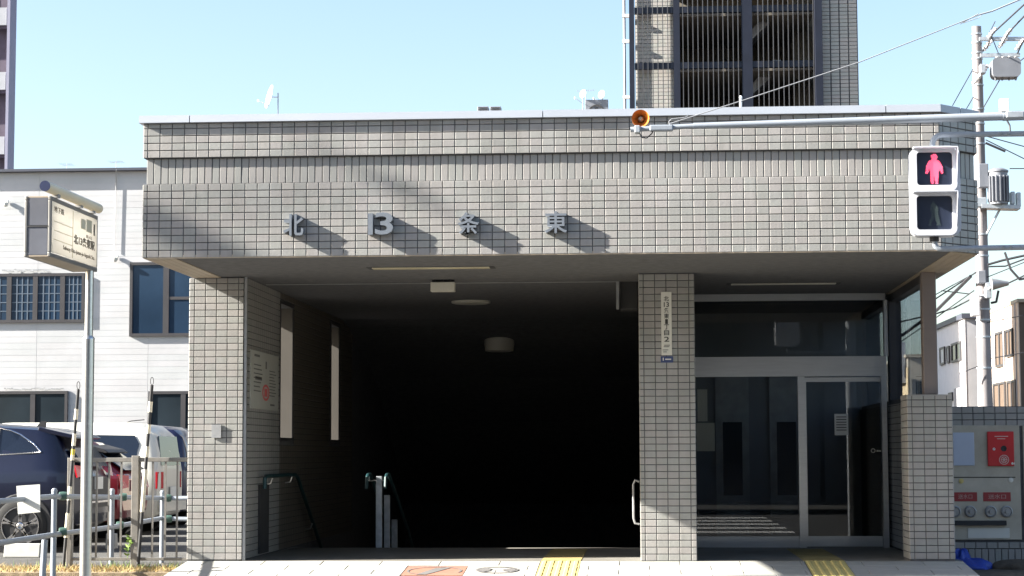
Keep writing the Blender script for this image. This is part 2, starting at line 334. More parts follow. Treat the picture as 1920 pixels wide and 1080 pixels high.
for r in range(10):
    yb = 0.0 - r*0.3; xs = [-0.05]; x = 0.16 - (0.3 if r % 2 else 0)
    while x < 7.77:
        if x > -0.02: xs.append(x)
        x += 0.6
    xs.append(7.77)
    for a, b in zip(xs, xs[1:]):
        segs = [(a, b)]
        for hx0, hx1, hy0, hy1 in HOLES:
            if yb-0.29 < hy1 and yb > hy0+0.01 and not (hy1 < 0 and yb > hy1+0.07):
                ns = []
                for s0, s1 in segs:
                    if hx1 <= s0 or hx0 >= s1: ns.append((s0, s1)); continue
                    if hx0 > s0: ns.append((s0, hx0))
                    if hx1 < s1: ns.append((hx1, s1))
                segs = ns
        for s0, s1 in segs: slab(s0, s1, yb, 0.3)
# tactile paving
def tactile_mesh():
    m = MB(); w = 0.4
    def zz(y): return 0.086*(y-w)
    m.v += [(0.002, 0.002, zz(0)), (w-0.002, 0.002, zz(0)), (w-0.002, w-0.002, zz(w)), (0.002, w-0.002, zz(w))]; m.f.append((0, 1, 2, 3))
    for k in range(5):
        x = 0.04+k*0.08; b = len(m.v)
        m.v += [(x-0.022, 0.012, zz(0)), (x+0.022, 0.012, zz(0)), (x+0.022, w-0.012, zz(w)), (x-0.022, w-0.012, zz(w)),
                (x-0.014, 0.02, zz(0)+0.006), (x+0.014, 0.02, zz(0)+0.006), (x+0.014, w-0.02, zz(w)+0.006), (x-0.014, w-0.02, zz(w)+0.006)]
        m.f += [(b+4, b+5, b+6, b+7)]+[(b+i, b+(i+1) % 4, b+4+(i+1) % 4, b+4+i) for i in range(4)]
    return m.mesh('tactile_tile', M['yellow'])
tm = tactile_mesh()
for k in range(7):
    share('tactile_tile', tm, fore, (3.565, -0.4*(k+1), apron_z(-0.4*k)+0.001)); share('tactile_tile', tm, fore, (6.20, -0.4*(k+1), apron_z(-0.4*k)+0.001))
# pictogram slabs
m = MB(); y0, y1 = -0.998, -0.375
m.quad((2.263, y0, apron_z(y0)), (2.857, y0, apron_z(y0)), (2.857, y1, apron_z(y1)), (2.263, y1, apron_z(y1))); pk = m.build('pictogram_slab', M['pink'], fore)
def ring(m, cx, cy, rx, ry, t, a0, a1, n, dz):
    for i in range(n):
        p = [a0+(a1-a0)*j/n for j in (i, i+1)]
        q = [(cx+(rx-k)*math.cos(a), cy+(ry-k)*math.sin(a)) for a, k in ((p[0], 0), (p[1], 0), (p[1], t), (p[0], t))]
        m.quad(*[(x, y, apron_z(y)+dz) for x, y in q])
m = MB(); ring(m, 2.56, -0.70, 0.27, 0.27, 0.02, -0.4, 4.4, 28, 0.004)
m.quad(*[(x, y, apron_z(y)+0.004) for x, y in ((2.40, -0.95), (2.50, -0.95), (2.72, -0.45), (2.55, -0.52))]); m.build('pictogram', M['greyprint'], pk)
m = MB(); ring(m, 3.17, -0.64, 0.21, 0.21, 0.03, 0, 2*math.pi, 32, 0.006); ring(m, 3.17, -0.64, 0.19, 0.19, 0.13, -0.7, 0.6, 8, 0.006); ring(m, 3.17, -0.64, 0.19, 0.19, 0.12, 2.3, 3.9, 8, 0.006)
m.build('floor_emblem', M['greyprint'], fore)
# entrance floor behind the pillar line
m = MB(); m.box(-0.05, 7.71, 0.35, 2.85, -0.3, FZ); m.box(4.6, 7.71, 2.85, 7.0, -0.3, FZ); m.box(-0.05, 7.77, 0.003, 0.347, FZ-0.012, FZ)
flo = tag(m.build('entrance_floor', M['floor']), kind='structure')
m = MB()
for k in range(5):
    m.box(3.565, 3.965, 0.02+k*0.5, 0.49+k*0.5, FZ, FZ+0.005); m.box(6.2, 6.6, 0.02+k*0.5, 0.49+k*0.5, FZ, FZ+0.005)
m.build('tactile_strip', pm('shade_toned_tactile', (0.30, 0.235, 0.09), .8, var=.15), flo)  # duller, darker yellow: the shade indoors is put into its colour

# ================================================================== SUBWAY ENTRANCE
MW, NH = 0.115, 0.069                                 # tile module
O_F = 2.0696; YF = -O_F
ZF = 2.9214
ent = thing('subway_entrance', 'grey tiled subway entrance building with a deep overhanging fascia and dark stairway', 'building', (3.8, 2, 0))
XL, XR = -0.026, 7.313
CH = 0.40
def outline(ins): return [(XL+ins, YF+ins), (XR-ins*0.4, YF+ins), (XR+CH-ins, YF+CH+ins*0.4), (XR+CH-ins, 7.0), (XL+ins, 7.0)]
Z1 = ZF+10*NH; Z2 = Z1+0.244; Z3 = Z2+4.72*NH; Z4 = Z3+0.070
TH = 0.007
m = MB()
m.prism(outline(TH), ZF+0.004, Z1-0.002); m.prism(outline(0.042), Z1-0.002, Z2); m.prism(outline(TH), Z2, Z3)
fas = m.build('fascia', M['grout'], ent)
gap = 0.0078
big = []                                              # individually built tiles
clad = MB(); upr = []
tw = MW-gap; thh = NH-gap
def tmesh(w, h, mat, name, var):
    return [MB().tile((0, 0, 0), EX, EZ, -EY, w, h, TH, 0.0028, 0.0).mesh(name, mat) for _ in range(var)]
TM = tmesh(tw, thh, M['tile'], 'tile', 1)[0]
UPW, UPH = 0.069-0.008, Z2-Z1-0.006
UM = MB().tile((0, 0, 0), EX, EZ, -EY, UPW, UPH, TH, 0.0028).mesh('upright_tile', M['tile'])
count = 0
def col_edges(x0, x1):
    xs = [x0]; k = 0
    while True:
        x = 0.0185+k*MW
        if x > x1-0.02: break
        if x > x0+0.01: xs.append(x)
        k += 1
    xs.append(x1); return xs
XS = col_edges(XL, XR)
def lay(x0, x1, y, z, h, indiv):
    global count
    w = x1-x0-gap
    if indiv and abs(w-tw) < 1e-4 and abs(h-thh) < 1e-4 and count < 300:
        o = share('tile', TM, fas, (x0+gap/2, y+TH, z+gap/2)); o.rotation_euler = (random.gauss(0, .006), 0, random.gauss(0, .005)); count += 1
    elif w > 0.01: clad.tile((x0+gap/2, y+TH, z+gap/2), EX, EZ, -EY, w, h, TH, 0.0028, 0.006)
for r in range(10):
    for a, b in zip(XS, XS[1:]): lay(a, b, YF, ZF+r*NH, thh, 1 <= r <= 5)
for r in range(4):
    for a, b in zip(XS, XS[1:]): lay(a, b, YF, Z2+r*NH, thh, False)
for a, b in zip(XS, XS[1:]): lay(a, b, YF, Z2+4*NH, 0.72*NH-gap, False)
x = XL+0.03
while x+UPW < XR-0.012:
    o = share('upright_tile', UM, fas, (x, YF+0.042, Z1+0.003)); o.rotation_euler = (random.gauss(0, .004), 0, random.gauss(0, .006)); x += NH
# chamfer
c45 = math.sqrt(0.5); U45 = Vector((c45, c45, 0)); N45 = Vector((c45, -c45, 0)); Lc = CH/c45
xs = [0, 0.055] + [0.055+MW*k for k in range(1, 5)] + [Lc]
rows = [(ZF+r*NH, thh) for r in range(10)] + [(Z2+r*NH, thh) for r in range(4)] + [(Z2+4*NH, 0.72*NH-gap)]
for z, h in rows:
    for a, b in zip(xs, xs[1:]):
        if b-a > 0.02: clad.tile(Vector((XR, YF, z+gap/2))+U45*(a+gap/2)-N45*TH, U45, EZ, N45, b-a-gap, h, TH, 0.0028, 0.005)
for k in range(8): clad.tile(Vector((XR, YF, Z1+0.003))+U45*(0.02+k*NH)-N45*0.042, U45, EZ, N45, UPW, UPH, TH, 0.0028, 0.004)
# right and left returns
for side, N in ((XR+CH, EX), (XL, -EX)):
    y0 = YF+CH if N.x > 0 else YF
    for z, h in rows:
        y = y0
        while y < 6.8:
            if N.x > 0: clad.tile((side-TH, y+gap/2, z+gap/2), EY, EZ, EX, tw, h, TH, 0.0028, 0.004)
            else: clad.tile((side+TH, y+MW-gap/2, z+gap/2), -EY, EZ, -EX, tw, h, TH, 0.0028, 0.004)
            y += MW
# coping in lengths with open joints
cop_cuts = [-0.06, X_(357, YF, 225), X_(1018, YF, 215), X_(1660, YF, 205), XR+0.012]
for a, b in zip(cop_cuts, cop_cuts[1:]):
    m = MB(); e = 0.004; y0 = YF-0.040
    m.prismX([(y0, Z3+0.002), (y0+0.02, Z3), (YF+0.35, Z3), (YF+0.35, Z4+0.03), (y0+0.004, Z4)], a+(e if a > 0 else 0), b-(e if b < XR else 0)); m.build('coping', M['coping'], ent)
for a, b in ((0.006, 0.30), (0.306, Lc+0.02)):
    p = Vector((XR+0.010, YF-0.038, 0)); m = MB(); q = [p+U45*a, p+U45*b, p+U45*b-N45*0.3, p+U45*a-N45*0.3]
    m.prism([(v.x, v.y) for v in q], Z3+0.001, Z4); m.build('coping', M['coping'], ent)
m = MB(); m.box(XL-0.03, XL+0.3, YF+0.36, 7, Z3, Z4); m.box(XR+CH-0.27, XR+CH+0.03, YF+CH+0.03, 7, Z3, Z4); m.build('coping', M['coping'], ent)
# soffit
SZ = ZF+0.012
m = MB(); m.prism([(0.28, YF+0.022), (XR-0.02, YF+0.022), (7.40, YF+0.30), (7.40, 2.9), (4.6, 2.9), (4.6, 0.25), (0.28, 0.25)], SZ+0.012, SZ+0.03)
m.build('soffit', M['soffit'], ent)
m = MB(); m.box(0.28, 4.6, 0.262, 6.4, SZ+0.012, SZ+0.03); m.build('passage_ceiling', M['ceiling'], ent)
m = MB(); m.box(0.5, 4.6, 0.252, 0.26, SZ-0.004, SZ+0.03); m.build('ceiling_joint', M['dark'], ent)
for k in range(4):
    m = MB(); m.box(XL+0.012+k*0.073, XL+0.012+k*0.073+0.069, YF+0.012, 0.0, ZF-0.004, SZ+0.01); m.build('soffit_strip', M['trim'], ent)
    m = MB(); x0 = 7.415+k*0.073; m.prism([(x0, YF+0.012+max(0, x0-XR)+0.02), (x0+0.069, YF+0.012+max(0, x0+0.069-XR)+0.02), (x0+0.069, 2.9), (x0, 2.9)], ZF-0.004, SZ+0.01); m.build('soffit_strip', M['trim'], ent)
m = MB(); m.box(XL+0.05, XR, YF+0.004, YF+0.02, ZF-0.006, SZ+0.012); m.build('soffit_edge', M['trim'], ent)
# recessed light slots
def slot(px0, px1, py, nm, mat):
    Y = 0; z = SZ+0.012
    d = at((px0+px1)/2, py, 0)-CAM; t = (z-CAM.z)/d.z; y = CAM.y+d.y*t
    x0 = X_(px0, y, py); x1 = X_(px1, y, py); m = MB(); m.box(x0, x1, y-0.13, y+0.13, z-0.022, z-0.002); s = m.build(nm, M['dark'], ent)
    m = MB(); m.box(x0+0.05, x1-0.05, y-0.09, y+0.04, z-0.030, z-0.0225); m.build('tube', mat, s)
slot(690, 928, 498.5, 'light_slot', M['soffit']); slot(1362, 1575, 528.5, 'light_slot', M['lampcover'])
# pillars
def pillar(x0, x1, y1, ztop, name, front, left=None, right=None):
    m = MB(); m.box(x0+TH, x1-TH, TH, y1, -0.2, ztop); p = m.build(name, M['grout'], ent)
    return p
def wall_tiles(x0, joints, x1, z0, ztop, y=0.0, N=-1):
    xs = [x0]+joints+[x1]; z = z0-NH
    zz = []
    while z < ztop-0.01:
        a = max(z, FZ); b = min(z+NH, ztop)
        if b-a > 0.02: zz.append((a, b))
        z += NH
    for a, b in zz:
        for p, q in zip(xs, xs[1:]): clad.tile((p+gap/2, y+TH, a+gap/2), EX, EZ, -EY, q-p-gap, b-a-gap, TH, 0.0028, 0.006)
def side_tiles(x, y0, y1, z0, ztop, sign, zmin=FZ, holes=(), clad=clad):
    y = y0; rows2 = []; z = z0-NH
    while z < ztop-0.01:
        a = max(z, zmin); b = min(z+NH, ztop)
        if b-a > 0.02: rows2.append((a, b))
        z += NH
    while y < y1-0.02:
        ye = min(y+MW, y1)
        for a, b in rows2:
            if any(h0 < ye and y < h1 and hz0 < b and a < hz1 for h0, h1, hz0, hz1 in holes): continue
            if sign > 0: clad.tile((x-TH, y+gap/2, a+gap/2), EY, EZ, EX, ye-y-gap, b-a-gap, TH, 0.0028, 0.004)
            else: clad.tile((x+TH, ye-gap/2, a+gap/2), -EY, EZ, -EX, ye-y-gap, b-a-gap, TH, 0.0028, 0.004)
        y = ye
zL, zM, zP = 0.0993, 0.0889, 0.1063
m = MB(); m.box(-0.055+TH, 0.52-0.035, TH, 0.30, -0.2, ZF); m.build('pillar', M['grout'], ent)
wall_tiles(-0.055, [0, .115, .23, .345, .46], 0.515, zL, ZF-0.004); side_tiles(-0.055, 0.0, 0.30, zL, ZF-0.004, -1)
XM = 4.6185
m = MB(); m.box(XM-0.05+TH, XM+0.52-TH, TH, 0.575, -0.2, SZ); m.build('pillar', M['grout'], ent)
wall_tiles(XM-0.05, [XM+.115*k for k in range(5)], XM+0.515, zM, SZ-0.002)
side_tiles(XM-0.05, 0.0, 0.57, zM, SZ, -1); side_tiles(XM+0.515, 0.0, 0.57, zM, SZ, 1)
XP = 7.2945; ZPT = Z_(740, 0, 1745)
m = MB(); m.box(XP-0.05+TH, XP+0.40-TH, TH, 0.5, -0.2, ZPT-0.01); m.build('pier', M['grout'], ent)
wall_tiles(XP-0.05, [XP+.115*k for k in range(4)], XP+0.40, zP, ZPT)
side_tiles(XP-0.05, 0.0, 0.5, zP, ZPT, -1); side_tiles(XP+0.40, 0.0, 0.5, zP, ZPT, 1)
m = MB(); m.box(XP-0.048, XP+0.398, 0.002, 0.5, ZPT-0.009, ZPT+0.002); m.build('pier_cap', M['tile'], ent)
xa, xb = X_(1728, 0.15, 620), X_(1755, 0.15, 620)
m = MB(); m.box(xa, xb, 0.08, 0.08+xb-xa, ZPT+0.003, ZF); m.build('column', M['column'], ent, bevel=0.012)
# left wall of the passage with two slit windows
XW = 0.52
def y_on_wall(px, x=XW):
    lo, hi = 0.0, 20.0
    for _ in range(60):
        mid = (lo+hi)/2
        if CAM_px(x, mid) < px: lo = mid
        else: hi = mid
    return lo
def CAM_px(x, y, z=1.1):
    d = Vector((x, y, z))-CAM; return 960+F_PX*d.dot(RT)/d.dot(FW)
def z_on(py, x, y):
    lo, hi = -5, 9
    for _ in range(60):
        mid = (lo+hi)/2; d = Vector((x, y, mid))-CAM
        if 540-F_PX*d.dot(UP)/d.dot(FW) > py: lo = mid
        else: hi = mid
    return lo
wy = [(y_on_wall(519), y_on_wall(548)), (y_on_wall(617), y_on_wall(635))]
zt1 = z_on(567, XW, wy[0][0]); zb1 = z_on(820, XW, wy[0][0]); WZ0, WZ1 = zb1, zt1
# a slit must be deep enough along the wall for its far jamb to show
slits = [(wy[0][1]-0.80, wy[0][1]), (wy[1][1]-0.68, wy[1][1])]
m = MB(); ys = [0.30, slits[0][0], slits[0][1], slits[1][0], slits[1][1], 14]
for a, b in ((ys[0], ys[1]), (ys[2], ys[3]), (ys[4], ys[5])): m.box(-0.05, XW-TH, a, b, -4.0, SZ+0.03)
for a, b in slits: m.box(-0.05, XW-TH, a, b, -4.0, WZ0); m.box(-0.05, XW-TH, a, b, WZ1, SZ+0.03)
m.build('passage_wall', M['grout'], ent)
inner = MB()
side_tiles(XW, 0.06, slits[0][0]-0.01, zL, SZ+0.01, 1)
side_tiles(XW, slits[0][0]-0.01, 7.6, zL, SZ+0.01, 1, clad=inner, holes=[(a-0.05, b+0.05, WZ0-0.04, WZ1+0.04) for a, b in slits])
for a, b in slits:
    m = MB(); m.box(XW-0.35, XW-0.004, b-0.012, b-0.002, WZ0, WZ1); jm = m.build('slit_window', M['jamb'], ent)
    m = MB(); fr = 0.035
    m.box(XW-0.02, XW+0.006, a-fr, a, WZ0-fr, WZ1+fr); m.box(XW-0.02, XW+0.006, b, b+fr, WZ0-fr, WZ1+fr); m.box(XW-0.02, XW+0.006, a, b, WZ0-fr, WZ0-0.001); m.box(XW-0.02, XW+0.006, a, b, WZ1+0.001, WZ1+fr)
    m.build('window_frame', M['bronze'], jm)
m = MB(); m.box(0.517, 0.545, 0.012, 0.05, FZ, SZ); m.build('corner_guard', M['steel_dull'], ent)
# stairs, far walls and falling ceiling of the passage
m = MB()
for k in range(22): m.box(XW, XM-0.05, 2.85+k*0.3, 2.85+(k+1)*0.3, -4.2, FZ-0.16*(k+1))
m.box(XW, XM-0.05, 9.45, 14, -4.2, FZ-3.6); m.build('stairs', M['floor'], ent)
m = MB(); pr = [(6.4, SZ+0.012), (7.2, 2.86), (8, 2.7), (9, 2.5), (10, 2.25), (11.5, 1.6), (14, 0.2)]
m.prismX(pr + [(14, 3.6), (6.4, 3.6)], XW-0.1, XM); m.box(XW-0.1, XM, 13.9, 14.1, -4.2, 3); m.box(XM-0.04, XM+0.3, 0.575, 14, -4.2, SZ+0.02)
m.build('passage_shell', M['grout'], ent)
# lift lobby behind the glass
YG = 2.85
m = MB(); m.box(XM+0.3, 7.7, 6.0, 6.2, 0, SZ); m.build('lobby_wall', M['elev'], ent)
m = MB(); m.prism([(4.6, 2.92), (7.7, 2.92), (7.7, 6.2), (4.6, 6.2)], SZ+0.005, SZ+0.03); m.build('lobby_ceiling', M['hall'], ent)
side_tiles(XM+0.30+TH, YG+0.1, 5.9, zM, 2.2, 1)
for a, b in ((5.55, 5.98), (6.25, 6.68)):
    m = MB(); m.box(a, b, 5.96, 5.99, FZ, 2.1); d = m.build('lift_door', M['steel_dull'], ent); m = MB(); m.box(a+0.09, b-0.09, 5.945, 5.958, 0.55, 1.5); m.build('window', M['darkpane'], d)
# side wall of the lobby, low wall plus glass
XS_ = 7.42
m = MB(); m.box(XS_+TH, XS_+0.25, 0.5, 6.2, -0.2, ZPT-0.03); m.build('side_wall', M['grout'], ent)
side_tiles(XS_, 0.5, 3.0, zP, ZPT-0.03, -1); side_tiles(XS_+0.25+TH, 0.5, 6.1, zP, ZPT-0.03, 1, zmin=-0.1)
m = MB(); m.box(XS_+0.10, XS_+0.112, 0.3, 6.0, ZPT, ZF); m.build('side_pane', M['sideglass'], ent)
m = MB(); m.box(XS_+0.03, XS_+0.16, 0.25, 6.0, ZPT-0.03, ZPT+0.02); m.box(XS_+0.04, XS_+0.15, 0.25, 6.0, ZF-0.09, ZF-0.004); m.box(XS_+0.02, XS_+0.16, 2.92, 3.12, ZPT+0.02, ZF-0.09); m.build('side_frame', M['bronze'], ent)
# glazed front
g0, g1 = XM+0.515, XS_-0.03
zt_lo, zt_hi = Z_(706, YG, 1480), Z_(669, YG, 1480)
m = MB(); m.box(g0, g1, YG-0.05, YG+0.05, zt_lo, zt_hi); m.build('transom', M['steel'], ent)
m = MB(); m.box(g0, g1, YG-0.03, YG+0.04, ZF-0.075, SZ+0.012); m.build('head_rail', M['steel'], ent)
m = MB(); m.box(g1-0.065, g1-0.005, YG-0.05, YG+0.05, FZ, zt_lo-0.001); m.box(g1-0.022, g1+0.02, YG-0.05, YG+0.05, zt_hi+0.001, ZF-0.076); m.build('door_post', M['steel'], ent)
m = MB(); m.box(g0, g1, YG+0.0, YG+0.012, zt_hi, ZF-0.075); m.build('fanlight_pane', M['glass'], ent)
xm0, xm1 = X_(1497, YG), X_(1510, YG)
m = MB(); m.box(g0+0.005, xm0-0.002, YG, YG+0.012, FZ+0.13, zt_lo); fp = m.build('fixed_pane', M['glass'], ent)
m = MB(); m.box(g0, xm0-0.002, YG-0.02, YG+0.03, FZ+0.002, FZ+0.128); m.build('bottom_rail', M['steel'], fp)
m = MB(); m.box(xm0, xm1, YG-0.05, YG+0.05, FZ, zt_lo-0.001); m.build('mullion', M['steel'], ent)
m = MB(); m.box(xm1+0.02, g1-0.07, YG+0.05, YG+0.062, FZ+0.13, zt_lo-0.06); sd = m.build('sliding_door', M['glass'], ent)
m = MB(); m.box(xm1+0.004, g1-0.07, YG+0.03, YG+0.08, FZ+0.01, FZ+0.128); m.box(xm1+0.004, g1-0.07, YG+0.03, YG+0.08, zt_lo-0.062, zt_lo-0.012); m.box(xm1+0.001, xm1+0.022, YG+0.03, YG+0.08, FZ+0.128, zt_lo-0.062); m.build('door_frame', M['steel'], sd)
mx = X_(1638, YG, 845); mz = Z_(845, YG, 1640)
m = MB()
for i in range(16):
    t0, t1 = 2*math.pi*i/16, 2*math.pi*(i+1)/16
    m.quad(*[(mx+k*math.cos(t), YG+0.046, mz+k*math.sin(t)) for t, k in ((t0, .026), (t1, .026), (t1, .018), (t0, .018))])
for i, wd_ in enumerate((0.022, 0.016, 0.026, 0.02)): m.box(mx+0.04+i*0.03, mx+0.04+i*0.03+wd_, YG+0.045, YG+0.047, mz-0.012, mz+0.008)
m.build('door_mark', M['paper'], sd)
def lettered_board(name, mat, parent, Y, px0, px1, py0, py1, t=0.012):
    a = at(px0, py1, Y); b = at(px1, py0, Y); m = MB(); m.box(a.x, b.x, Y-t, Y, a.z, b.z); return m.build(name, mat, parent), a, b
for q in ((1308, 1326, 730, 790), (1306, 1340, 793, 846)):
    o, a, b = lettered_board('notice', M['paper'], ent, YG+0.03, *q, t=0.004)
o, a, b = lettered_board('notice', M['paper'], ent, YG+0.045, 1565, 1590, 776, 816, t=0.004)
m = MB()
for i in range(6): m.box(a.x+0.02, b.x-0.02, YG+0.038, YG+0.0405, b.z-0.04-i*0.03, b.z-0.03-i*0.03)
m.build('print', M['ink'], o)
# raised station-name letters on the fascia
for ch, (x0, x1, y0, y1), fat in (('北', (531, 569, 401, 442), 0.018), ('1', (690, 699, 400, 440), 0.0), ('3', (703, 737, 398, 440), 0.018), ('条', (858, 898, 398, 440), 0.016), ('東', (1021, 1063, 396, 437), 0.014)):
    a = at(x0, y1, YF-0.07); b = at(x1, y0, YF-0.07)
    text('letter', ch, M['letter'], ent, (a.x, YF+0.001, a.z), EX, EZ, b.x-a.x, b.z-a.z, 0.075, fat)
# small fittings on the pillars
o, a, b = lettered_board('meter_plate', M['steel_dull'], ent, -0.004, 397, 415, 796, 821, t=0.016)
m = MB(); m.box(0.52+0.002, 0.545, 0.8, 1.3, 0.05, 0.78); m.build('niche_cover', M['dark'], ent)
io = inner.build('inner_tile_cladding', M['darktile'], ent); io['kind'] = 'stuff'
clado = clad.build('tile_cladding', M['tile'], ent); clado['kind'] = 'stuff'

# address plate on the middle pillar
def board(name, label, cat, Y, px0, px1, py0, py1, mat, t=0.01):
    a = at(px0, py1, Y-t); b = at(px1, py0, Y-t)
    e = thing(name, label, cat, ((a.x+b.x)/2, Y, a.z)); m = MB(); m.box(a.x, b.x, Y-t, Y, a.z, b.z); m.build('plate', mat, e, bevel=0.002)
    return e, a, b
ap, a, b = board('address_plate', 'narrow vertical white street address plate on the middle tiled pillar', 'sign', -0.002, 1240.5, 1259, 547, 666, M['paper'])
wd = b.x-a.x
for ch, py in (('北', 560), ('13', 571), ('条', 582), ('東', 592.5), ('1', 603), ('丁', 613), ('目', 624), ('2', 636)):
    z = Z_(py, 0, 1250); n = 0.028 if ch == '1' else 0.052
    text('letter', ch, M['ink'], ap, ((a.x+b.x)/2-n/2, -0.0125, z-0.026), EX, EZ, n, 0.05, 0.002, 0.012)
m = MB()
for i, (u0, u1, v) in enumerate(((0.25, .8, 0.098), (0.2, .75, .082), (.1, .65, .05), (.15, .5, .03))): m.box(a.x+wd*u0, a.x+wd*u1, -0.0145, -0.0125, a.z+v, a.z+v+0.006)
m.build('print', M['ink'], ap)
bp_, a, b = board('block_number_plate', 'small dark blue plate just under the white address plate', 'sign', -0.002, 1239, 1262, 668, 680, M['blueplate'])
m = MB(); m.box(a.x+0.02, a.x+0.03, -0.0145, -0.0125, a.z+.02, a.z+.05); m.build('print', M['paper'], bp_); m = MB(); m.box(a.x+0.045, b.x-.02, -0.0145, -0.0125, a.z+.028, a.z+.04); m.build('print', M['paper'], bp_)

# notices on the passage wall
def wall_board(name, label, cat, px0, px1, pyt, pyb, mat):
    ya, yb = y_on_wall(px0, XW), y_on_wall(px1, XW); zt = z_on(pyt, XW, ya); zb = z_on(pyb, XW, ya)
    e = thing(name, label, cat, (XW, ya, zb)); m = MB(); m.box(XW+0.001, XW+0.012, ya, yb, zb, zt); m.build('sheet', mat, e)
    return e, ya, yb, zb, zt
nb, ya, yb, zb, zt = wall_board('notice_board', 'large pale station guide sheet with red oval on the left passage wall', 'notice', 467, 519, 655, 765, M['notice'])
m = MB(); H = zt-zb; Wd = yb-ya
for i in range(9): m.box(XW+0.0125, XW+0.0145, ya+Wd*.66, ya+Wd*(.8+.14*random.random()), zb+H*(.25+.055*i), zb+H*(.265+.055*i))
for i in range(7): m.box(XW+0.0125, XW+0.0145, ya+Wd*.10, ya+Wd*(.25+.18*random.random()), zb+H*(.3+.075*i), zb+H*(.318+.075*i))
m.box(XW+0.0125, XW+0.0145, ya+Wd*.12, ya+Wd*.3, zb+H*.90, zb+H*.94); m.box(XW+0.0125, XW+0.0145, ya+Wd*.52, ya+Wd*.55, zb+H*.72, zb+H*.85); m.box(XW+0.0125, XW+0.0145, ya+Wd*.15, ya+Wd*.38, zb+H*.50, zb+H*.56)
m.box(XW+0.0125, XW+0.0145, ya+Wd*.7, ya+Wd*.85, zb+H*.08, zb+H*.11); m.build('print', M['inkgrey'], nb)
m = MB(); n = 28; cy_, cz_ = ya+Wd*.53, zb+H*.30
for i in range(n):
    t0, t1 = 2*math.pi*i/n, 2*math.pi*(i+1)/n
    m.quad(*[(XW+0.013, cy_+k*Wd*.13*math.cos(t), cz_+k*H*.145*math.sin(t)) for t, k in ((t0, 1), (t1, 1), (t1, .72), (t0, .72))])
m.box(XW+0.0125, XW+0.0145, cy_-Wd*.05, cy_+Wd*.05, cz_-H*.07, cz_+H*.07); m.build('red_oval', M['redprint'], nb)

# handrails
def rail_thing(name, label, loc): return thing(name, label, 'handrail', loc)
hr = rail_thing('handrail', 'dark wall handrail running down beside the left passage wall', (0.6, 1.0, 0.9))
zr = z_on(893, 0.6, 0.9)
m = MB(); m.tube([(0.6, 0.75, zr-0.13), (0.6, 0.76, zr-0.02), (0.6, 0.82, zr), (0.6, 2.6, zr), (0.6, 2.75, zr-0.03), (0.6, 5.5, zr-1.45), (0.6, 8, zr-2.8)], 0.022); m.build('rail', M['teal'], hr, smooth=40)
m = MB()
for y, z in ((1.2, zr), (2.4, zr), (3.8, zr-0.58)): m.tube([(0.52, y, z-0.09), (0.58, y, z-0.08), (0.6, y, z-0.02)], 0.009, 6)
m.build('bracket', M['steel'], hr, smooth=40)
hc = rail_thing('handrail', 'centre stair handrail on three steel posts in the dark opening', (1.53, 2.9, 0))
cx = X_(711, 2.9)
for (px, wpx, pyt, y) in ((711, 12, 893, 2.82), (726, 11, 928, 3.6), (740, 10, 974, 4.35)):
    x = X_(px, y); zt = Z_(pyt, y, px); m = MB(); m.box(x-0.036, x+0.036, y-0.02, y+0.02, -1.2 if y > 2.85 else FZ, zt); m.build('post', M['galv'], hc, bevel=0.006)
for dx in (-0.11, 0.11):
    m = MB(); m.tube([(cx+dx, 2.62, 0.70), (cx+dx, 2.66, 0.83), (cx+dx, 2.75, 0.86), (cx+dx, 2.95, 0.86), (cx+dx, 3.1, 0.80), (cx+dx+0.03, 4.5, 0.18), (cx+dx+0.05, 8, -1.6)], 0.021); m.build('rail', M['teal'], hc, smooth=40)
    m = MB(); m.tube([(cx, 2.82, 0.80), (cx+dx*0.9, 2.82, 0.79), (cx+dx, 2.82, 0.85)], 0.009, 6); m.build('bracket', M['steel'], hc, smooth=40)
hw = rail_thing('handrail', 'short looped handrail at the left edge of the middle pillar', (4.5, 0.6, 0.4))
x = X_(1187, 0.62); m = MB(); za, zb_ = Z_(903, 0.6, 1187), Z_(983, 0.6, 1187)
m.tube([(4.56, 0.62, za+0.0), (x+0.02, 0.62, za+0.015), (x, 0.62, za-0.03), (x, 0.62, zb_+0.06), (x+0.015, 0.62, zb_+0.01), (4.56, 0.62, zb_)], 0.012); m.build('rail', M['steel_dull'], hw, smooth=40)
# ceiling fittings
def on_plane_z(px, py, z):
    d = FW + RT*((px-960)/F_PX) + UP*((540-py)/F_PX); return CAM + d*((z-CAM.z)/d.z)
sb = thing('ceiling_sensor', 'cream sensor box hanging under the soffit above the opening', 'sensor', (2.5, 0.6, 2.7))
a = at(809, 548, 0.6); b = at(854, 530, 0.6); m = MB(); m.box(a.x, b.x, 0.5, 0.62, a.z, b.z); m.build('case', M['lampcover'], sb, bevel=0.006)
m = MB(); m.box(a.x+0.01, b.x-0.01, 0.56, 0.62, b.z, SZ+0.012)
for k in range(3): m.box(a.x+0.03+k*0.08, a.x+0.05+k*0.08, 0.53, 0.56, b.z, SZ+0.01)
m.build('bracket', M['dark'], sb)
m = MB()
zc = SZ+0.011
p = on_plane_z(883, 562, zc); cl = tag(m.lathe([(0, 0.001), (0, 0.235), (-0.04, 0.235), (-0.05, 0.20), (-0.05, 0.001)], (p.x, p.y, zc), EZ, 32).build('ceiling_lamp', M['lampcover'], smooth=40), 'flat round ceiling lamp just inside the opening, the higher of two', 'lamp', 'round ceiling lamps in the passage')
p = at(936, 645, 8.0); m = MB(); tag(m.lathe([(0.11, 0.001), (0.11, 0.21), (0.0, 0.215), (-0.1, 0.20), (-0.11, 0.15), (-0.11, 0.001)], (p.x, 8.0, p.z), EZ, 32).build('ceiling_lamp', M['lampcover'], smooth=40), 'thick drum ceiling lamp deeper in the dark passage, the lower of two', 'lamp', 'round ceiling lamps in the passage')
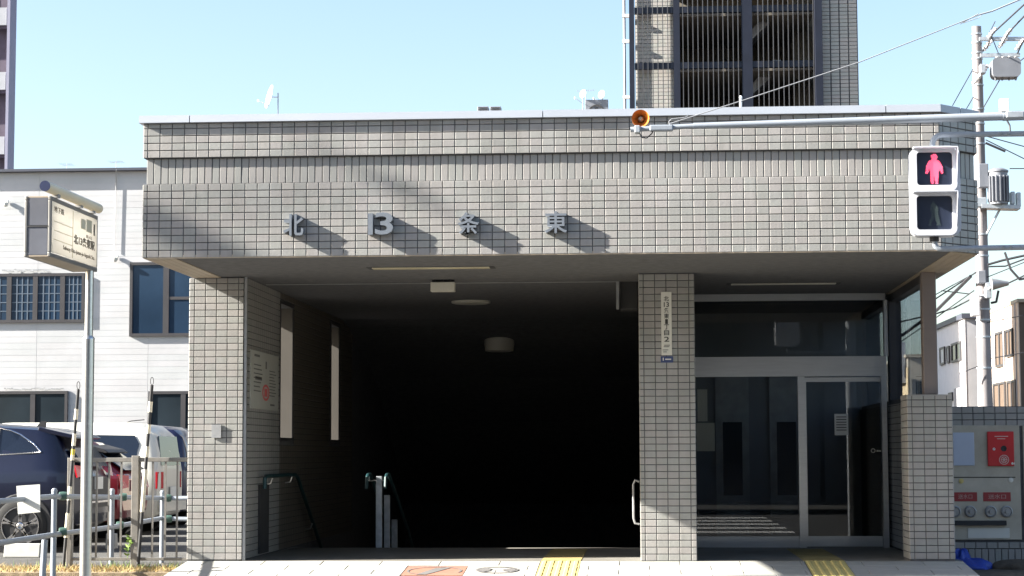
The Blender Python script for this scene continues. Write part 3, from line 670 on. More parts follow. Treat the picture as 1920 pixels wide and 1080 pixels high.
# shutter guide and hanging light box by the middle pillar
sh = thing('shutter_box', 'dark boxed shutter motor under the ceiling left of the middle pillar', 'shutter', (4.4, 1.0, 2.6))
a = at(1163, 580, 1.0); b = at(1200, 524, 1.0); m = MB(); m.box(a.x, XM-0.06, 1.0, 1.35, a.z, b.z); m.build('case', M['dark'], sh, bevel=0.01)
m = MB(); m.box(0.56, 4.36, 0.95, 0.99, SZ-0.012, SZ+0.01); m.box(4.33, 4.36, 0.95, 0.99, b.z-0.32, SZ-0.012); m.build('guide', M['steel_dull'], sh)

# ================================================================== STREET FURNITURE IN FRONT
# station sign: a translucent box end-on to the street, sunlit from behind
PX_, PY_ = 0.06, -4.1
sg = thing('station_sign', 'translucent station name box sign on a two-step steel pole', 'sign', (PX_, PY_, -0.33))
y0, y1 = -5.30, -3.99; xl, xr = X_(46, y0, 420), X_(95, y0, 420); z1 = Z_(367, y0, 95); z0 = Z_(481, y0, 95)
m = MB(); m.box(xr-0.004, xr, y0+0.03, y1-0.02, z0+0.035, z1-0.035); fpn = m.build('face_panel', M['acrylic'], sg)
m = MB(); m.box(xl, xl+0.004, y0+0.03, y1-0.02, z0+0.035, z1-0.035); m.build('face_panel', M['acrylic'], sg)
m = MB()
for x in (xl, xr-0.02):
    m.box(x-0.002, x+0.022, y0, y1, z0, z0+0.034); m.box(x-0.002, x+0.022, y0, y1, z1-0.034, z1); m.box(x-0.002, x+0.022, y0, y0+0.03, z0+0.034, z1-0.034); m.box(x-0.002, x+0.022, y1-0.02, y1, z0+0.034, z1-0.034)
m.build('frame', M['signframe'], sg, bevel=0.006)
m = MB(); m.box(xl+0.022, xr-0.022, y0+0.004, y1, z0+0.002, z0+0.012); m.box(xl+0.022, xr-0.022, y0+0.004, y1, z1-0.012, z1-0.002); m.box(xl+0.022, xr-0.022, y1-0.01, y1, z0+0.012, z1-0.012); m.build('casing', M['trim'], sg)
zc = (z0+z1)/2+0.0
for a, b in ((z0+0.012, zc-0.006), (zc+0.006, z1-0.012)):
    m = MB(); m.box(xl+0.022, xr-0.022, y0+0.004, y0+0.012, a, b); m.build('end_panel', M['endpanel'], sg, bevel=0.008)
m = MB(); m.box(xl+0.02, xr-0.02, y0, y0+0.01, zc-0.006, zc+0.006); m.build('end_seam', M['dark'], sg)
yz = Z_(634, PY_, 165)
m = MB(); m.cyl((PX_, PY_, -0.33), (PX_, PY_, yz), 0.048, n=20); m.build('lower_pole', M['steel'], sg, smooth=40)
m = MB(); m.cyl((PX_, PY_, yz), (PX_, PY_, z0), 0.034, n=20); m.lathe([(-0.012, 0.049), (0.0, 0.049), (0.02, 0.034)], (PX_, PY_, yz), EZ, 20); m.build('upper_pole', M['steel'], sg, smooth=40)
zt = Z_(349, y0-0.15, 66)
m = MB(); m.cyl((PX_+0.03, y0-0.15, zt), (PX_+0.05, y1-0.05, zt), 0.040, n=20); m.build('lamp_tube', M['cream'], sg, smooth=40)
m = MB(); m.cyl((PX_+0.03, y0-0.158, zt), (PX_+0.03, y0-0.151, zt), 0.041, n=20); m.build('tube_cap', M['endcap'], sg, smooth=40)
for y in (y0+0.12, y0+0.75, y1-0.2): m = MB(); m.box(PX_+0.01, PX_+0.06, y-0.03, y+0.03, z1-0.002, zt-0.03); m.build('bracket', M['steel_dull'], sg)
Lg = y1-y0; Hg = z1-z0; xf = xr+0.0015
def sgt(body, u, v, w_, h_, mat='inkbrown', fat=0.006): text('lettering', body, M[mat], sg, (xf, y0+Lg*u, z0+Hg*v), EY, EZ, Lg*w_, Hg*h_, 0.002, fat)
sgt('北13条東駅', 0.47, 0.35, 0.46, 0.17, 'inkbrown', 0.03); sgt('地下鉄', 0.06, 0.76, 0.20, 0.10); sgt('Subway Kita-jusan-jo-higashi Sta.', 0.25, 0.17, 0.68, 0.09)
sgt('1', 0.90, 0.62, 0.03, 0.20); sgt('出入口', 0.74, 0.53, 0.12, 0.06)
m = MB()
for y in (0.445,): m.box(xf, xf+0.0015, y0+Lg*y, y0+Lg*(y+0.008), z0+Hg*.1, z0+Hg*.9)
for (u, v, a, b) in ((.62, .66, .10, .17), (.74, .64, .12, .22)):
    m.box(xf, xf+0.0015, y0+Lg*u, y0+Lg*(u+a), z0+Hg*v, z0+Hg*(v+b))
for v in (0.3, 0.45, 0.6): m.box(xf, xf+0.001, y0+Lg*.06, y0+Lg*.44, z0+Hg*v, z0+Hg*(v+.012))
m.build('print', pm('faded_print', (0.55, 0.50, 0.36), 0.8), sg)

# pedestrian signal on two curved brackets
YS = -5.05
pxm = 245.0
ps = thing('pedestrian_signal', 'white two-lamp pedestrian signal showing a lit red standing man', 'traffic light', (X_(1752, YS), YS, 1.0))
def rrect(cx, cz, w, h, r, n=5):
    pts = []
    for sx, sz, a0 in ((1, -1, -90), (1, 1, 0), (-1, 1, 90), (-1, -1, 180)):
        for i in range(n+1):
            a = R(a0+90*i/n); pts.append((cx+sx*(w/2-r)+r*math.cos(a), cz+sz*(h/2-r)+r*math.sin(a)))
    return pts
a = at(1708, 443, YS); b = at(1797, 273, YS); cxs = (a.x+b.x)/2; W_, H_ = b.x-a.x, b.z-a.z
m = MB(); m.prismY(rrect(cxs+0.01, (a.z+b.z)/2, W_, H_, 0.07), YS, YS+0.13); m.build('housing', M['signal'], ps, smooth=35)
def ringY(m, outer, inner, y0, y1):
    n = len(outer); b = len(m.v)
    m.v += [(x, y0, z) for x, z in outer]+[(x, y0, z) for x, z in inner]+[(x, y1, z) for x, z in outer]+[(x, y1, z) for x, z in inner]
    for i in range(n):
        j = (i+1) % n
        m.f += [(b+i, b+j, b+n+j, b+n+i), (b+2*n+i, b+i, b+n*0+i, b+2*n+i)][:1] + [(b+2*n+j, b+j, b+i, b+2*n+i), (b+n+i, b+n+j, b+3*n+j, b+3*n+i)]
lens_z = []
for (pt, pb) in ((287, 347), (369, 430)):
    la = at(1720, pb, YS); lb = at(1783, pt, YS); lz = (la.z+lb.z)/2; lx = (la.x+lb.x)/2; lens_z.append((lx, lz, lb.x-la.x, lb.z-la.z))
    m = MB(); ringY(m, rrect(lx-0.006, lz-0.005, 0.345, 0.335, 0.055), rrect(lx, lz, lb.x-la.x+0.012, lb.z-la.z+0.012, 0.025), YS-0.035, YS+0.001)
    m.build('bezel', M['signal'], ps, smooth=35)
    m = MB(); m.prismY(rrect(lx, lz, lb.x-la.x+0.011, lb.z-la.z+0.011, 0.024), YS-0.006, YS-0.001); m.build('lens', M['lens'], ps)
    # hood over the lens
    m = MB(); hw_ = 0.165; m.box(lx-hw_, lx+hw_, YS-0.11, YS-0.03, lz+0.150, lz+0.158); m.prismX([(YS-0.11, lz+0.10), (YS-0.03, lz-0.12), (YS-0.03, lz+0.15), (YS-0.11, lz+0.15)], lx+hw_-0.004, lx+hw_+0.002); m.build('hood', M['signal'], ps)
def inpoly(x, y, P):
    c = False; j = len(P)-1
    for i in range(len(P)):
        if (P[i][1] > y) != (P[j][1] > y) and x < (P[j][0]-P[i][0])*(y-P[i][1])/(P[j][1]-P[i][1])+P[i][0]: c = not c
        j = i
    return c
MAN = [(-.11, -.47), (-.02, -.47), (0, -.05), (.02, -.47), (.11, -.47), (.13, -.08), (.17, -.02), (.21, -.16), (.28, -.13), (.25, .08), (.17, .25), (.06, .30), (.10, .36), (.085, .44), (.0, .48), (-.085, .44), (-.10, .36), (-.06, .30), (-.17, .25), (-.25, .08), (-.28, -.13), (-.21, -.16), (-.17, -.02), (-.13, -.08)]
WALK = [(-.22, -.45), (-.13, -.45), (.0, -.12), (.10, -.45), (.22, -.45), (.12, .0), (.16, .18), (.05, .30), (-.02, .47), (-.08, .3), (-.16, .1), (-.08, -.02)]
def leds(P, lx, lz, s, mat, y, r, step, nm):
    m = MB(); iy = 0; z = -0.5
    while z < 0.5:
        x = -0.4+(step/2 if iy % 2 else 0)
        while x < 0.4:
            if inpoly(x, z, P): m.cyl((lx+x*s, y, lz+z*s), (lx+x*s, y-0.003, lz+z*s), r, n=6)
            x += step
        z += step*0.8; iy += 1
    o = m.build(nm, mat, ps); o['kind'] = 'stuff'
lx, lz, lw, lh = lens_z[0]
m = MB(); m.prismY([(lx+x*lh, lz+z*lh) for x, z in reversed(MAN)][::-1], YS-0.0085, YS-0.0065); m.build('standing_man', M['ledred'], ps)
leds(MAN, lx, lz, lh, M['ledhot'], YS-0.009, 0.0042, 0.052, 'led_dots')
lx, lz, lw, lh = lens_z[1]; leds(WALK, lx, lz, lh*.9, M['leddim'], YS-0.0065, 0.004, 0.055, 'walking_man_dots')
xs_ = X_(1750, YS, 262); zb_t = Z_(250, YS, 1800); zt_h = b.z
def arc(c, r, a0, a1, n, f): return [f(c, r, a0+(a1-a0)*i/n) for i in range(n+1)]
pxe = X_(1990, YS, 400)
m = MB(); r_ = 0.075
pts = [(xs_, YS+0.06, zt_h-0.01), (xs_, YS+0.06, zb_t-r_)] + [(xs_+r_-r_*math.cos(t), YS+0.06, zb_t-r_+r_*math.sin(t)) for t in (R(20), R(45), R(70), R(90))] + [(X_(1880, YS), YS+0.06, zb_t), (pxe, YS+0.06, Z_(248, YS, 1960))]
m.tube(pts, 0.022, 12); m.build('upper_bracket', M['polepaint'], ps, smooth=50)
zl = Z_(465, YS, 1800); m = MB()
pts = [(xs_, YS+0.06, a.z+0.01), (xs_, YS+0.06, a.z-0.03), (xs_+0.008, YS+0.06, zl+0.02), (xs_+0.03, YS+0.06, zl+0.004), (xs_+0.07, YS+0.06, zl), (pxe, YS+0.06, Z_(461, YS, 1960))]
m.tube(pts, 0.021, 12); m.build('lower_bracket', M['polepaint'], ps, smooth=50)
m = MB(); m.cyl((xs_, YS+0.06, a.z-0.035), (xs_, YS+0.06, a.z+0.002), 0.035, n=14); m.build('clamp', M['dark'], ps, smooth=40)
m = MB()
for px_ in (1892, 1906):
    for py_ in (249, 462): m.cyl((X_(px_, YS), YS+0.03, Z_(py_, YS, px_)), (X_(px_, YS), YS+0.05, Z_(py_, YS, px_)), 0.009, n=8)
m.build('bolt', M['steel'], ps)
# signal pole (just out of frame), mast arm, loudspeaker
gp = tag(MB().cyl((pxe+0.05, YS+0.06, -0.34), (pxe+0.03, YS+0.06, 6.2), 0.085, 0.07, n=20).build('signal_pole', M['polepaint'], smooth=40), 'thick grey signal pole at the right edge carrying the brackets', 'pole')
ma = thing('mast_arm', 'long thin grey arm reaching left across the top of the fascia', 'pole arm', (X_(1500, YS), YS, 3.4))
pa = at(1182, 243, YS); pb_ = at(1262, 238, YS); pc = at(1880, 218, YS); pd = at(1985, 214, YS)
m = MB(); m.cyl(pa, at(1300, 236.5, YS), 0.020, n=14); m.cyl(at(1300, 236.5, YS), pc, 0.024, 0.032, n=14); m.cyl(pc, pd, 0.036, n=14); m.build('arm', M['polepaint'], ma, smooth=40)
q = at(1240, 239, YS); m = MB(); m.box(q.x-0.09, q.x+0.09, YS-0.03, YS+0.03, q.z-0.03, q.z+0.018); m.build('joint', M['polepaint'], ma, bevel=0.01)
for p0, p1, h in ((1190, 1200, .03), (1885, 1918, .026)): m = MB(); u = at(p0, 243 if p0 < 1500 else 216, YS); v = at(p1, 243 if p0 < 1500 else 216, YS); m.box(u.x, v.x, YS-0.045, YS+0.045, u.z-h, u.z+h*0.9); m.build('clamp', M['galv'], ma, bevel=0.006)
u = at(1882, 198, YS); m = MB(); m.box(u.x-.03, u.x+.035, YS-.03, YS+.03, u.z-.05, u.z+.05); m.build('junction_box', M['white'], ma, bevel=0.005)
sp = thing('loudspeaker', 'small round orange horn loudspeaker on the tip of the long arm', 'loudspeaker', at(1201, 238, YS))
h_ = at(1201, 222, YS); m = MB(); m.lathe([(0.0, 0.068), (-0.012, 0.067), (0.0, 0.062), (0.03, 0.045), (0.06, 0.028), (0.075, 0.022)], h_, (0.06, 1, 0.05), 28); m.lathe([(0.002, 0.068), (0.05, 0.05), (0.1, 0.035), (0.16, 0.034), (0.165, 0.001)], h_, (0.06, 1, 0.05), 28)
m.build('horn', M['orange'], sp, smooth=40)
m = MB(); m.lathe([(0.01, 0.001), (0.012, 0.012), (0.03, 0.020), (0.075, 0.022)], h_, (0.06, 1, 0.05), 16); m.build('horn_core', M['trim'], sp, smooth=40)
m = MB(); m.cyl(h_+Vector((0, .1, -.03)), at(1201, 240, YS)+Vector((0, .05, 0)), 0.012, n=8); m.build('stem', M['galv'], sp)
m = MB(); q0 = at(1205, 236, YS); m.tube([q0, q0+Vector((-.025, 0, -.05)), q0+Vector((-.01, 0, -.09)), q0+Vector((.03, 0, -.095)), q0+Vector((.07, 0, -.06)), q0+Vector((.09, 0, -.01))], 0.005, 6); m.build('cord', M['black'], sp, smooth=60)
def cable(pts, r, label, mat='wire', cat='cable', group=None, sag=0.0, name='cable', n=10):
    pts = [Vector(p) for p in pts]; out = []
    for p, q in zip(pts, pts[1:]):
        for i in range(n): t = i/n; v = p.lerp(q, t); v.z -= sag*4*t*(1-t); out.append(v)
    out.append(pts[-1]); o = MB().tube(out, r, 5).build(name, M[mat], smooth=60); return tag(o, label, cat, group)
m = MB(); st = thing('stay_wire', 'thin steel stay wire slanting up right from the long arm across the tower', 'cable', at(1258, 230, YS))
m.tube([at(1256, 232, YS), at(1400, 186, YS), at(1610, 117, YS), at(1838, 27, YS)], 0.004, 6); m.tube([at(1838, 27, YS), at(1860, 21, YS), at(1925, -6, YS), at(1990, -30, YS)], 0.006, 6); m.build('strand', M['wiregrey'], st)
m = MB(); m.tube([at(1256, 236, YS), at(1254, 228, YS), at(1259, 223, YS), at(1285, 220, YS), at(1290, 217, YS)], 0.0035, 6); m.tube([at(1800, 45, YS), at(1834, 26, YS), at(1840, 29, YS), at(1835, 33, YS), at(1806, 43, YS)], 0.0035, 6); m.build('loop', M['wiregrey'], st)
wc = at(1389, 184, YF+0.5); m = MB(); m.cyl((wc.x, YF+0.5, Z4), (wc.x, YF+0.5, wc.z), 0.012, n=10); m.lathe([(0, 0.016), (0.02, 0.012), (0.024, 0.001)], (wc.x, YF+0.5, wc.z), EZ, 10); tag(m.build('roof_stub', M['white'], smooth=40), 'short white stub post on the coping in front of the tower grille', 'post')

# ================================================================== FENCES, LEFT
YB = 0.06
bf = thing('bar_fence', 'brownish grey steel bar fence between the sign pole and left tiled pillar', 'fence', (-0.6, YB, -0.06))
M['fence'] = pm('fence_steel', (0.20, 0.188, 0.17), 0.45, 0.3, var=0.12, scale=12)
zt, zb = Z_(862, YB, 240), Z_(1048, YB, 240)
m = MB(); m.box(X_(133, YB), -0.058, YB-0.02, YB+0.02, zt-0.022, zt+0.022); m.build('top_rail', M['fence'], bf, bevel=0.004)
m = MB(); m.box(X_(133, YB), -0.058, YB-0.02, YB+0.02, zb-0.016, zb+0.016); m.build('bottom_rail', M['fence'], bf, bevel=0.004)
for px_ in (157, 181, 204, 227, 262, 286, 310, 332):
    x = X_(px_, YB, 950); m = MB(); m.box(x-0.009, x+0.009, YB-0.009, YB+0.009, zb+0.016, zt-0.022); m.build('bar', M['fence'], bf)
for px_, wd, top in ((132, 0.028, 862), (254, 0.037, 858)):
    x = X_(px_, YB, 950); m = MB(); m.box(x-wd, x+wd, YB-0.035, YB+0.035, -0.25, Z_(top, YB, px_)+0.02); m.build('post', M['fence'], bf, bevel=0.005)
# pipe barrier running away from the street and turning behind the bar fence
pf = thing('pipe_barrier', 'two-rail white pipe barrier beside the parking lot behind the bar fence', 'barrier', (-1.1, 0.9, -0.1))
U = [at(98, 931, -1.0), at(207, 932, 0.9), at(302, 934, 2.6), at(372, 934, 2.6)]; Lw = [at(98, 1003, -1.0), at(207, 989, 0.9), at(302, 972, 2.6), at(372, 974, 2.6)]
for nm, P in (('upper_rail', U), ('lower_rail', Lw)):
    m = MB(); m.tube([P[0]+Vector((-.05, -3.0, -.02))]+P, 0.026, 12); m.build(nm, M['polepaint'], pf, smooth=60)
for (px_, pyt, Y, zb_) in ((98, 922, -1.0, -0.3), (207, 922, 0.9, -0.3), (302, 925, 2.6, -0.3)):
    x = X_(px_, Y, 1000); z = Z_(pyt, Y, px_); m = MB(); m.cyl((x, Y+0.05, zb_), (x, Y+0.05, z), 0.027, n=14); m.lathe([(0, .03), (.012, .03), (.03, .02), (.035, .001)], (x, Y+0.05, z), EZ, 14); m.build('post', M['polepaint'], pf, smooth=40)
x = X_(78, -1.25, 1040); m = MB(); m.cyl((x, -1.25, -0.4), (x+0.03, -1.25, Z_(1012, -1.25, 78)), 0.03, n=14); m.build('stub_post', M['polepaint'], pf, smooth=40)
for px_, py_, Y in ((118, 930, -0.75), (118, 997, -0.75), (231, 932, 1.2), (225, 985, 1.2), (315, 934, 2.6), (316, 973, 2.6)):
    q = at(px_, py_, Y); m = MB(); m.lathe([(-.04, .028), (-.035, .04), (0, .044), (.035, .04), (.04, .028)], q, (1, 0.3, 0), 14); m.build('joint', M['greenjoint'], pf, smooth=40)
a = at(31, 964, -1.85); b = at(76, 908, -1.85); m = MB(); m.prismY([(a.x+0.02, a.z), (b.x+0.008, a.z+0.02), (b.x, b.z), (a.x, b.z-0.015)], -1.87, -1.868)
tag(m.build('paper_notice', M['paper']), 'blank-looking white paper sheet hung on the pipe barrier before the car wheel', 'notice')
# striped snow poles
def snow_pole(top, bot, Y, cuts, label, r):
    e = thing('snow_pole', label, 'snow pole', at(bot[0], bot[1], Y), 'striped snow poles tied to the fence')
    def P(y): t = (y-top[1])/(bot[1]-top[1]); return at(top[0]+(bot[0]-top[0])*t, y, Y)
    for (a, b, c) in cuts: m = MB(); rr = r if c != 'black' else r*0.8; m.cyl(P(a), P(b), rr, n=10); m.build('band', M[{'white': 'stripe_cream', 'black': 'dark', 'yellow': 'stripe_yellow'}[c]], e, smooth=40)
    q = P(top[1]+14); m = MB(); n = 12; m.tube([q+Vector((.016*math.sin(2*math.pi*i/n), 0, .04-.04*math.cos(2*math.pi*i/n))) for i in range(n+1)], 0.004, 5); m.build('ring', M['dark'], e)
M['stripe_cream'] = pm('stripe_cream', (0.66, 0.60, 0.47), 0.5, var=0.1, scale=20); M['stripe_yellow'] = pm('stripe_yellow', (0.62, 0.48, 0.06), 0.5)
snow_pole((148, 716), (119, 1062), 0.0, [(730, 767, 'black'), (767, 787, 'white'), (787, 813, 'black'), (813, 836, 'white'), (836, 842, 'black'), (842, 853, 'yellow'), (853, 863, 'white'), (863, 912, 'black'), (912, 938, 'white'), (938, 962, 'black'), (962, 985, 'white'), (985, 1008, 'white'), (1008, 1062, 'black')], 'striped snow pole at the left end of the bar fence with a yellow band', 0.020)
snow_pole((286, 708), (259, 1058), -0.02, [(722, 753, 'black'), (753, 773, 'white'), (773, 796, 'black'), (796, 813, 'white'), (813, 837, 'black'), (837, 857, 'white'), (857, 880, 'black'), (880, 960, 'white'), (960, 1058, 'black')], 'striped snow pole leaning behind the thick middle post of the bar fence', 0.022)
# dry grass on the strip, one green weed
random.seed(3)
m = MB()
for i in range(2600):
    x = random.uniform(-2.6, -0.08); y = random.uniform(-0.62, 0.25); hgt = random.uniform(0.02, 0.07); dx, dy = random.gauss(0, .05), random.gauss(0, .05); a = random.random()*6.28; wv = Vector((math.cos(a), math.sin(a), 0))*0.004
    p = Vector((x, y, -0.061)); m.quad(p-wv, p+wv, p+Vector((dx, dy, hgt)))
tag(m.build('dry_grass', M['dry']), 'thin straw coloured dry grass along the foot of the bar fence', 'grass', kind='stuff')
wd_ = thing('weed', 'small bright green weed by the thick middle post of the bar fence', 'plant', at(239, 1044, 0.02)); m = MB(); q = at(239, 1046, 0.02); m.tube([q, q+Vector((.01, 0, .1)), q+Vector((.03, 0, .2))], 0.004, 5); m.build('stem', M['leaf'], wd_)
m = MB()
for i in range(26):
    t = random.random(); p = q+Vector((.03*t, 0, .02+.19*t)); a = random.random()*6.28; d = Vector((math.cos(a), math.sin(a)*.6, random.uniform(.2, .9)))*random.uniform(.03, .06); s = d.cross(EY).normalized()*0.011
    m.quad(p, p+d*.5+s, p+d, p+d*.5-s)
m.build('leaves', M['leaf'], wd_)
m = MB()
for i in range(240):
    x = random.uniform(-0.9, -0.08) if i % 3 else random.uniform(-2, -.1); y = random.uniform(-.1, .24); a = random.random()*6.28; wv = Vector((math.cos(a), math.sin(a), 0))*.004; p = Vector((x, y, -.061)); m.quad(p-wv, p+wv, p+Vector((random.gauss(0, .03), random.gauss(0, .03), random.uniform(.04, .11))))
tag(m.build('green_grass', M['leaf']), 'sparse green grass blades against the left tiled pillar foot', 'grass', kind='stuff')

# ================================================================== PARKED CARS
ZG = -0.15
def lerp_st(ST, u):
    for a, b in zip(ST, ST[1:]):
        if a[0] <= u <= b[0]: t = (u-a[0])/(b[0]-a[0]+1e-9); return [p+(q-p)*t for p, q in zip(a, b)]
    return list(ST[-1] if u > ST[-1][0] else ST[0])
def car(name, label, Xt, Yn, Wc, ST, paint, wins, trimmed=False, rims=True, wheels=(0.72, 3.4), rw=0.345, tail=None):
    Yc = Yn+Wc/2
    e = thing(name, label, 'car', (Xt-2.2, Yc, ZG), 'cars parked tail-out in the lot')
    def sec(s):
        u, zb, zl, zt, wb, wt = s; zm = (zb+zl)/2
        return [(wb*.88, zb), (wb*.97, zb+.10), (wb, zm), (wb*.985, zl-.06), (wb*.965, zl), (wt, zt-.10), (wt*.93, zt-.035), (wt*.72, zt-.004), (0, zt+.012)]
    m = MB(); rows = []
    for s in ST:
        h = sec(s); full = h+[(-v, z) for v, z in reversed(h[:-1])]; rows.append([(Xt-s[0], Yc-v, ZG+z) for v, z in full])
    n = len(rows[0])
    for r in rows: m.v += r
    for i in range(len(rows)-1): m.f += [(i*n+k, i*n+k+1, (i+1)*n+k+1, (i+1)*n+k) for k in range(n-1)]+[(i*n+n-1, i*n, (i+1)*n, (i+1)*n+n-1)]
    m.f.append(tuple(range(n))); m.f.append(tuple((len(rows)-1)*n+k for k in reversed(range(n))))
    m.build('body', paint, e, smooth=38)
    def side(u, z, sgn, off):
        s = lerp_st(ST, u); zl, zt, wb, wt = s[2], s[3], s[4]*.965, s[5]; t = (z-zl)/max(zt-.10-zl, .01); v = wb+(wt-wb)*min(max(t, 0), 1.0)
        if t < 0: v = s[4]*1.0
        return Vector((Xt-u, Yc-sgn*(v+off), ZG+z))
    for P in wins:
        for sgn in (1, -1):
            pts = [side(u, z, sgn, 0.012) for u, z in P]; pc = sum(pts, Vector())/len(pts); m = MB()
            for a, b in zip(pts, pts[1:]+pts[:1]): m.quad(pc, a, b) if sgn > 0 else m.quad(pc, b, a)
            wdw = m.build('window', M['carglass'], e)
            if trimmed:
                m = MB(); m.tube(pts+pts[:1], 0.013, 6); m.build('window_trim', M['chrome'], wdw, smooth=60)
    for u in wheels:
        for sgn in (1, -1):
            w_ = lerp_st(ST, u)[4]; yv = Yc-sgn*(w_-0.02); ax = Vector((0, -sgn, 0)); c = Vector((Xt-u, yv, ZG+rw))
            m = MB(); m.lathe([(0.023, rw*1.02), (0.026, rw*1.16), (0.021, rw*1.20)], c, ax, 40)
            m.lathe([(0.022, 0.001), (0.022, rw*1.19)], c, ax, 40); ar = m.build('wheel_arch', M['black'], e)
            m = MB(); m.lathe([(-.2, rw*.9), (-.2, rw), (.03, rw), (.045, rw*.93), (.045, rw*.74), (.035, rw*.73)], c, ax, 40); wh = m.build('wheel', M['tyre'], e, smooth=35)
            m = MB(); m.lathe([(.034, .001), (.034, rw*.73)], c, ax, 32); m.build('hub', M['black'], wh)
            m = MB(); ru = Vector((-1, 0, 0)) if sgn > 0 else Vector((1, 0, 0)); 
            for k in range(5):
                for dk in (-0.13, 0.13):
                    a = 2*math.pi*k/5+math.pi/2; d = ru*math.cos(a)+EZ*math.sin(a); d2 = ru*math.cos(a+dk)+EZ*math.sin(a+dk); t = ax.cross(d)
                    m.quad(c+ax*.050+d*rw*.16+t*rw*.05*(1 if dk > 0 else -1)-t*.012, c+ax*.050+d*rw*.16+t*rw*.05*(1 if dk > 0 else -1)+t*.012, c+ax*.050+d2*rw*.70+t*.016, c+ax*.050+d2*rw*.70-t*.016)
            m.lathe([(.036, rw*.73), (.052, rw*.72), (.052, rw*.68), (.040, rw*.67)], c, ax, 40); m.lathe([(.048, .001), (.052, rw*.10), (.046, rw*.13)], c, ax, 16)
            m.build('rim', M['chrome'] if rims else M['steel_dull'], wh, smooth=30)
    return e, Yc, side
def rear_quads(e, Xt, Yc, items):
    for nm, mat, P in items:
        m = MB()
        b = [Vector((Xt-u, Yc-v, ZG+z)) for u, v, z in P]; m.quad(*b); k = [p-Vector((.02, 0, 0)) for p in b]
        n = len(b)
        for i in range(n): m.quad(b[i], k[i], k[(i+1) % n], b[(i+1) % n])
        m.build(nm, mat, e)
ST1 = [(0.0, .48, .92, .96, .72, .66), (.05, .36, 1.00, 1.06, .84, .70), (.22, .28, 1.06, 1.30, .90, .66), (.38, .25, 1.08, 1.56, .905, .63), (.62, .24, 1.06, 1.61, .91, .645), (1.4, .22, 1.03, 1.665, .91, .66), (2.3, .22, 1.00, 1.67, .91, .66), (2.8, .22, .99, 1.60, .91, .64), (3.35, .23, .98, 1.16, .905, .62), (4.1, .25, .90, .98, .88, .60), (4.4, .32, .76, .82, .80, .55), (4.47, .42, .68, .74, .70, .5)]
Y1 = 5.0; X1 = X_(152, Y1+.2, 880)
def uv1(px, py): p = at(px, py, Y1+.12); return (X1-p.x, p.z-ZG)
win1 = [uv1(76, 848), uv1(60, 832), uv1(33, 815), uv1(15, 807), uv1(-6, 803)]; win1 += [(win1[-1][0], uv1(0, 853)[1])]
c1, Yc1, sd1 = car('parked_car', 'dark blue crossover with chrome window trim and big alloy wheel, nearest the fence', X1, Y1, 1.82, ST1, M['paintblue'], [win1, [(1.32, 1.06), (1.30, 1.47), (2.15, 1.50), (2.2, 1.05)], [(2.26, 1.05), (2.2, 1.49), (2.62, 1.44), (3.1, 1.07)]], True, wheels=(.72, 3.38))
rear_quads(c1, X1, Yc1, [('rear_window', M['carglass'], [(-.0, -.60, 1.10), (.17, -.56, 1.36), (.17, .56, 1.36), (-.0, .60, 1.10)]), ('tail_lamp', M['lamp'], [(-.03, .56, .98), (-.03, .56, 1.10), (.04, .86, 1.12), (.0, .86, .96)]), ('tail_lamp', M['lamp'], [(-.03, -.56, .98), (-.03, -.56, 1.10), (.04, -.86, 1.12), (.0, -.86, .96)]),
    ('tailgate_panel', M['black'], [(-.03, -.52, .56), (-.03, -.52, .95), (-.03, .52, .95), (-.03, .52, .56)]), ('number_plate', M['plate'], [(-.05, -.17, .80), (-.05, -.17, .96), (-.05, .17, .96), (-.05, .17, .80)]), ('bumper_strip', M['chrome'], [(-.04, -.6, .62), (-.04, -.6, .645), (-.04, .6, .645), (-.04, .6, .62)])])
m = MB(); m.prismY([(X1-.62, ZG+1.56), (X1-.14, ZG+1.46), (X1-.10, ZG+1.475), (X1-.16, ZG+1.515), (X1-.60, ZG+1.615)], Yc1-.60, Yc1+.60); m.build('spoiler', M['paintblue'], c1, bevel=.008)
q = at(78, 792, Yc1); m = MB(); m.prismY([(q.x-.09, ZG+1.60), (q.x+.06, ZG+1.60), (q.x+.06, ZG+1.70), (q.x+.0, ZG+1.70)], Yc1-.02, Yc1+.02); m.build('aerial_fin', M['black'], c1)
ST2 = [(0.0, .45, .85, .90, .74, .66), (.05, .34, .95, 1.0, .83, .68), (.30, .28, 1.0, 1.20, .86, .64), (.62, .25, 1.0, 1.43, .865, .60), (1.2, .23, .97, 1.49, .87, .62), (2.2, .22, .94, 1.50, .87, .62), (2.7, .22, .92, 1.40, .87, .60), (3.3, .23, .92, 1.05, .86, .58), (3.9, .28, .8, .88, .80, .5), (4.0, .4, .7, .75, .7, .45)]
Y2 = 7.9; X2 = X_(232, Y2+.2, 900)
c2, Yc2, _ = car('parked_car', 'dark red hatchback with black roof spoiler, between the blue and white cars', X2, Y2, 1.74, ST2, M['paintred'], [[(.45, 1.06), (.75, 1.33), (1.3, 1.37), (1.3, 1.02)], [(1.38, 1.02), (1.38, 1.37), (2.3, 1.38), (2.9, .98)]], True, wheels=(.66, 3.1), rw=.31)
rear_quads(c2, X2, Yc2, [('rear_window', M['carglass'], [(.0, -.58, 1.03), (.50, -.50, 1.36), (.50, .50, 1.36), (.0, .58, 1.03)]), ('tail_lamp', M['lamp'], [(-.03, .5, .78), (-.03, .5, .95), (.05, .8, .97), (.0, .8, .76)]), ('tail_lamp', M['lamp'], [(-.03, -.5, .78), (-.03, -.5, .95), (.05, -.8, .97), (.0, -.8, .76)]), ('number_plate', M['plate'], [(-.05, -.17, .72), (-.05, -.17, .88), (-.05, .17, .88), (-.05, .17, .72)])])
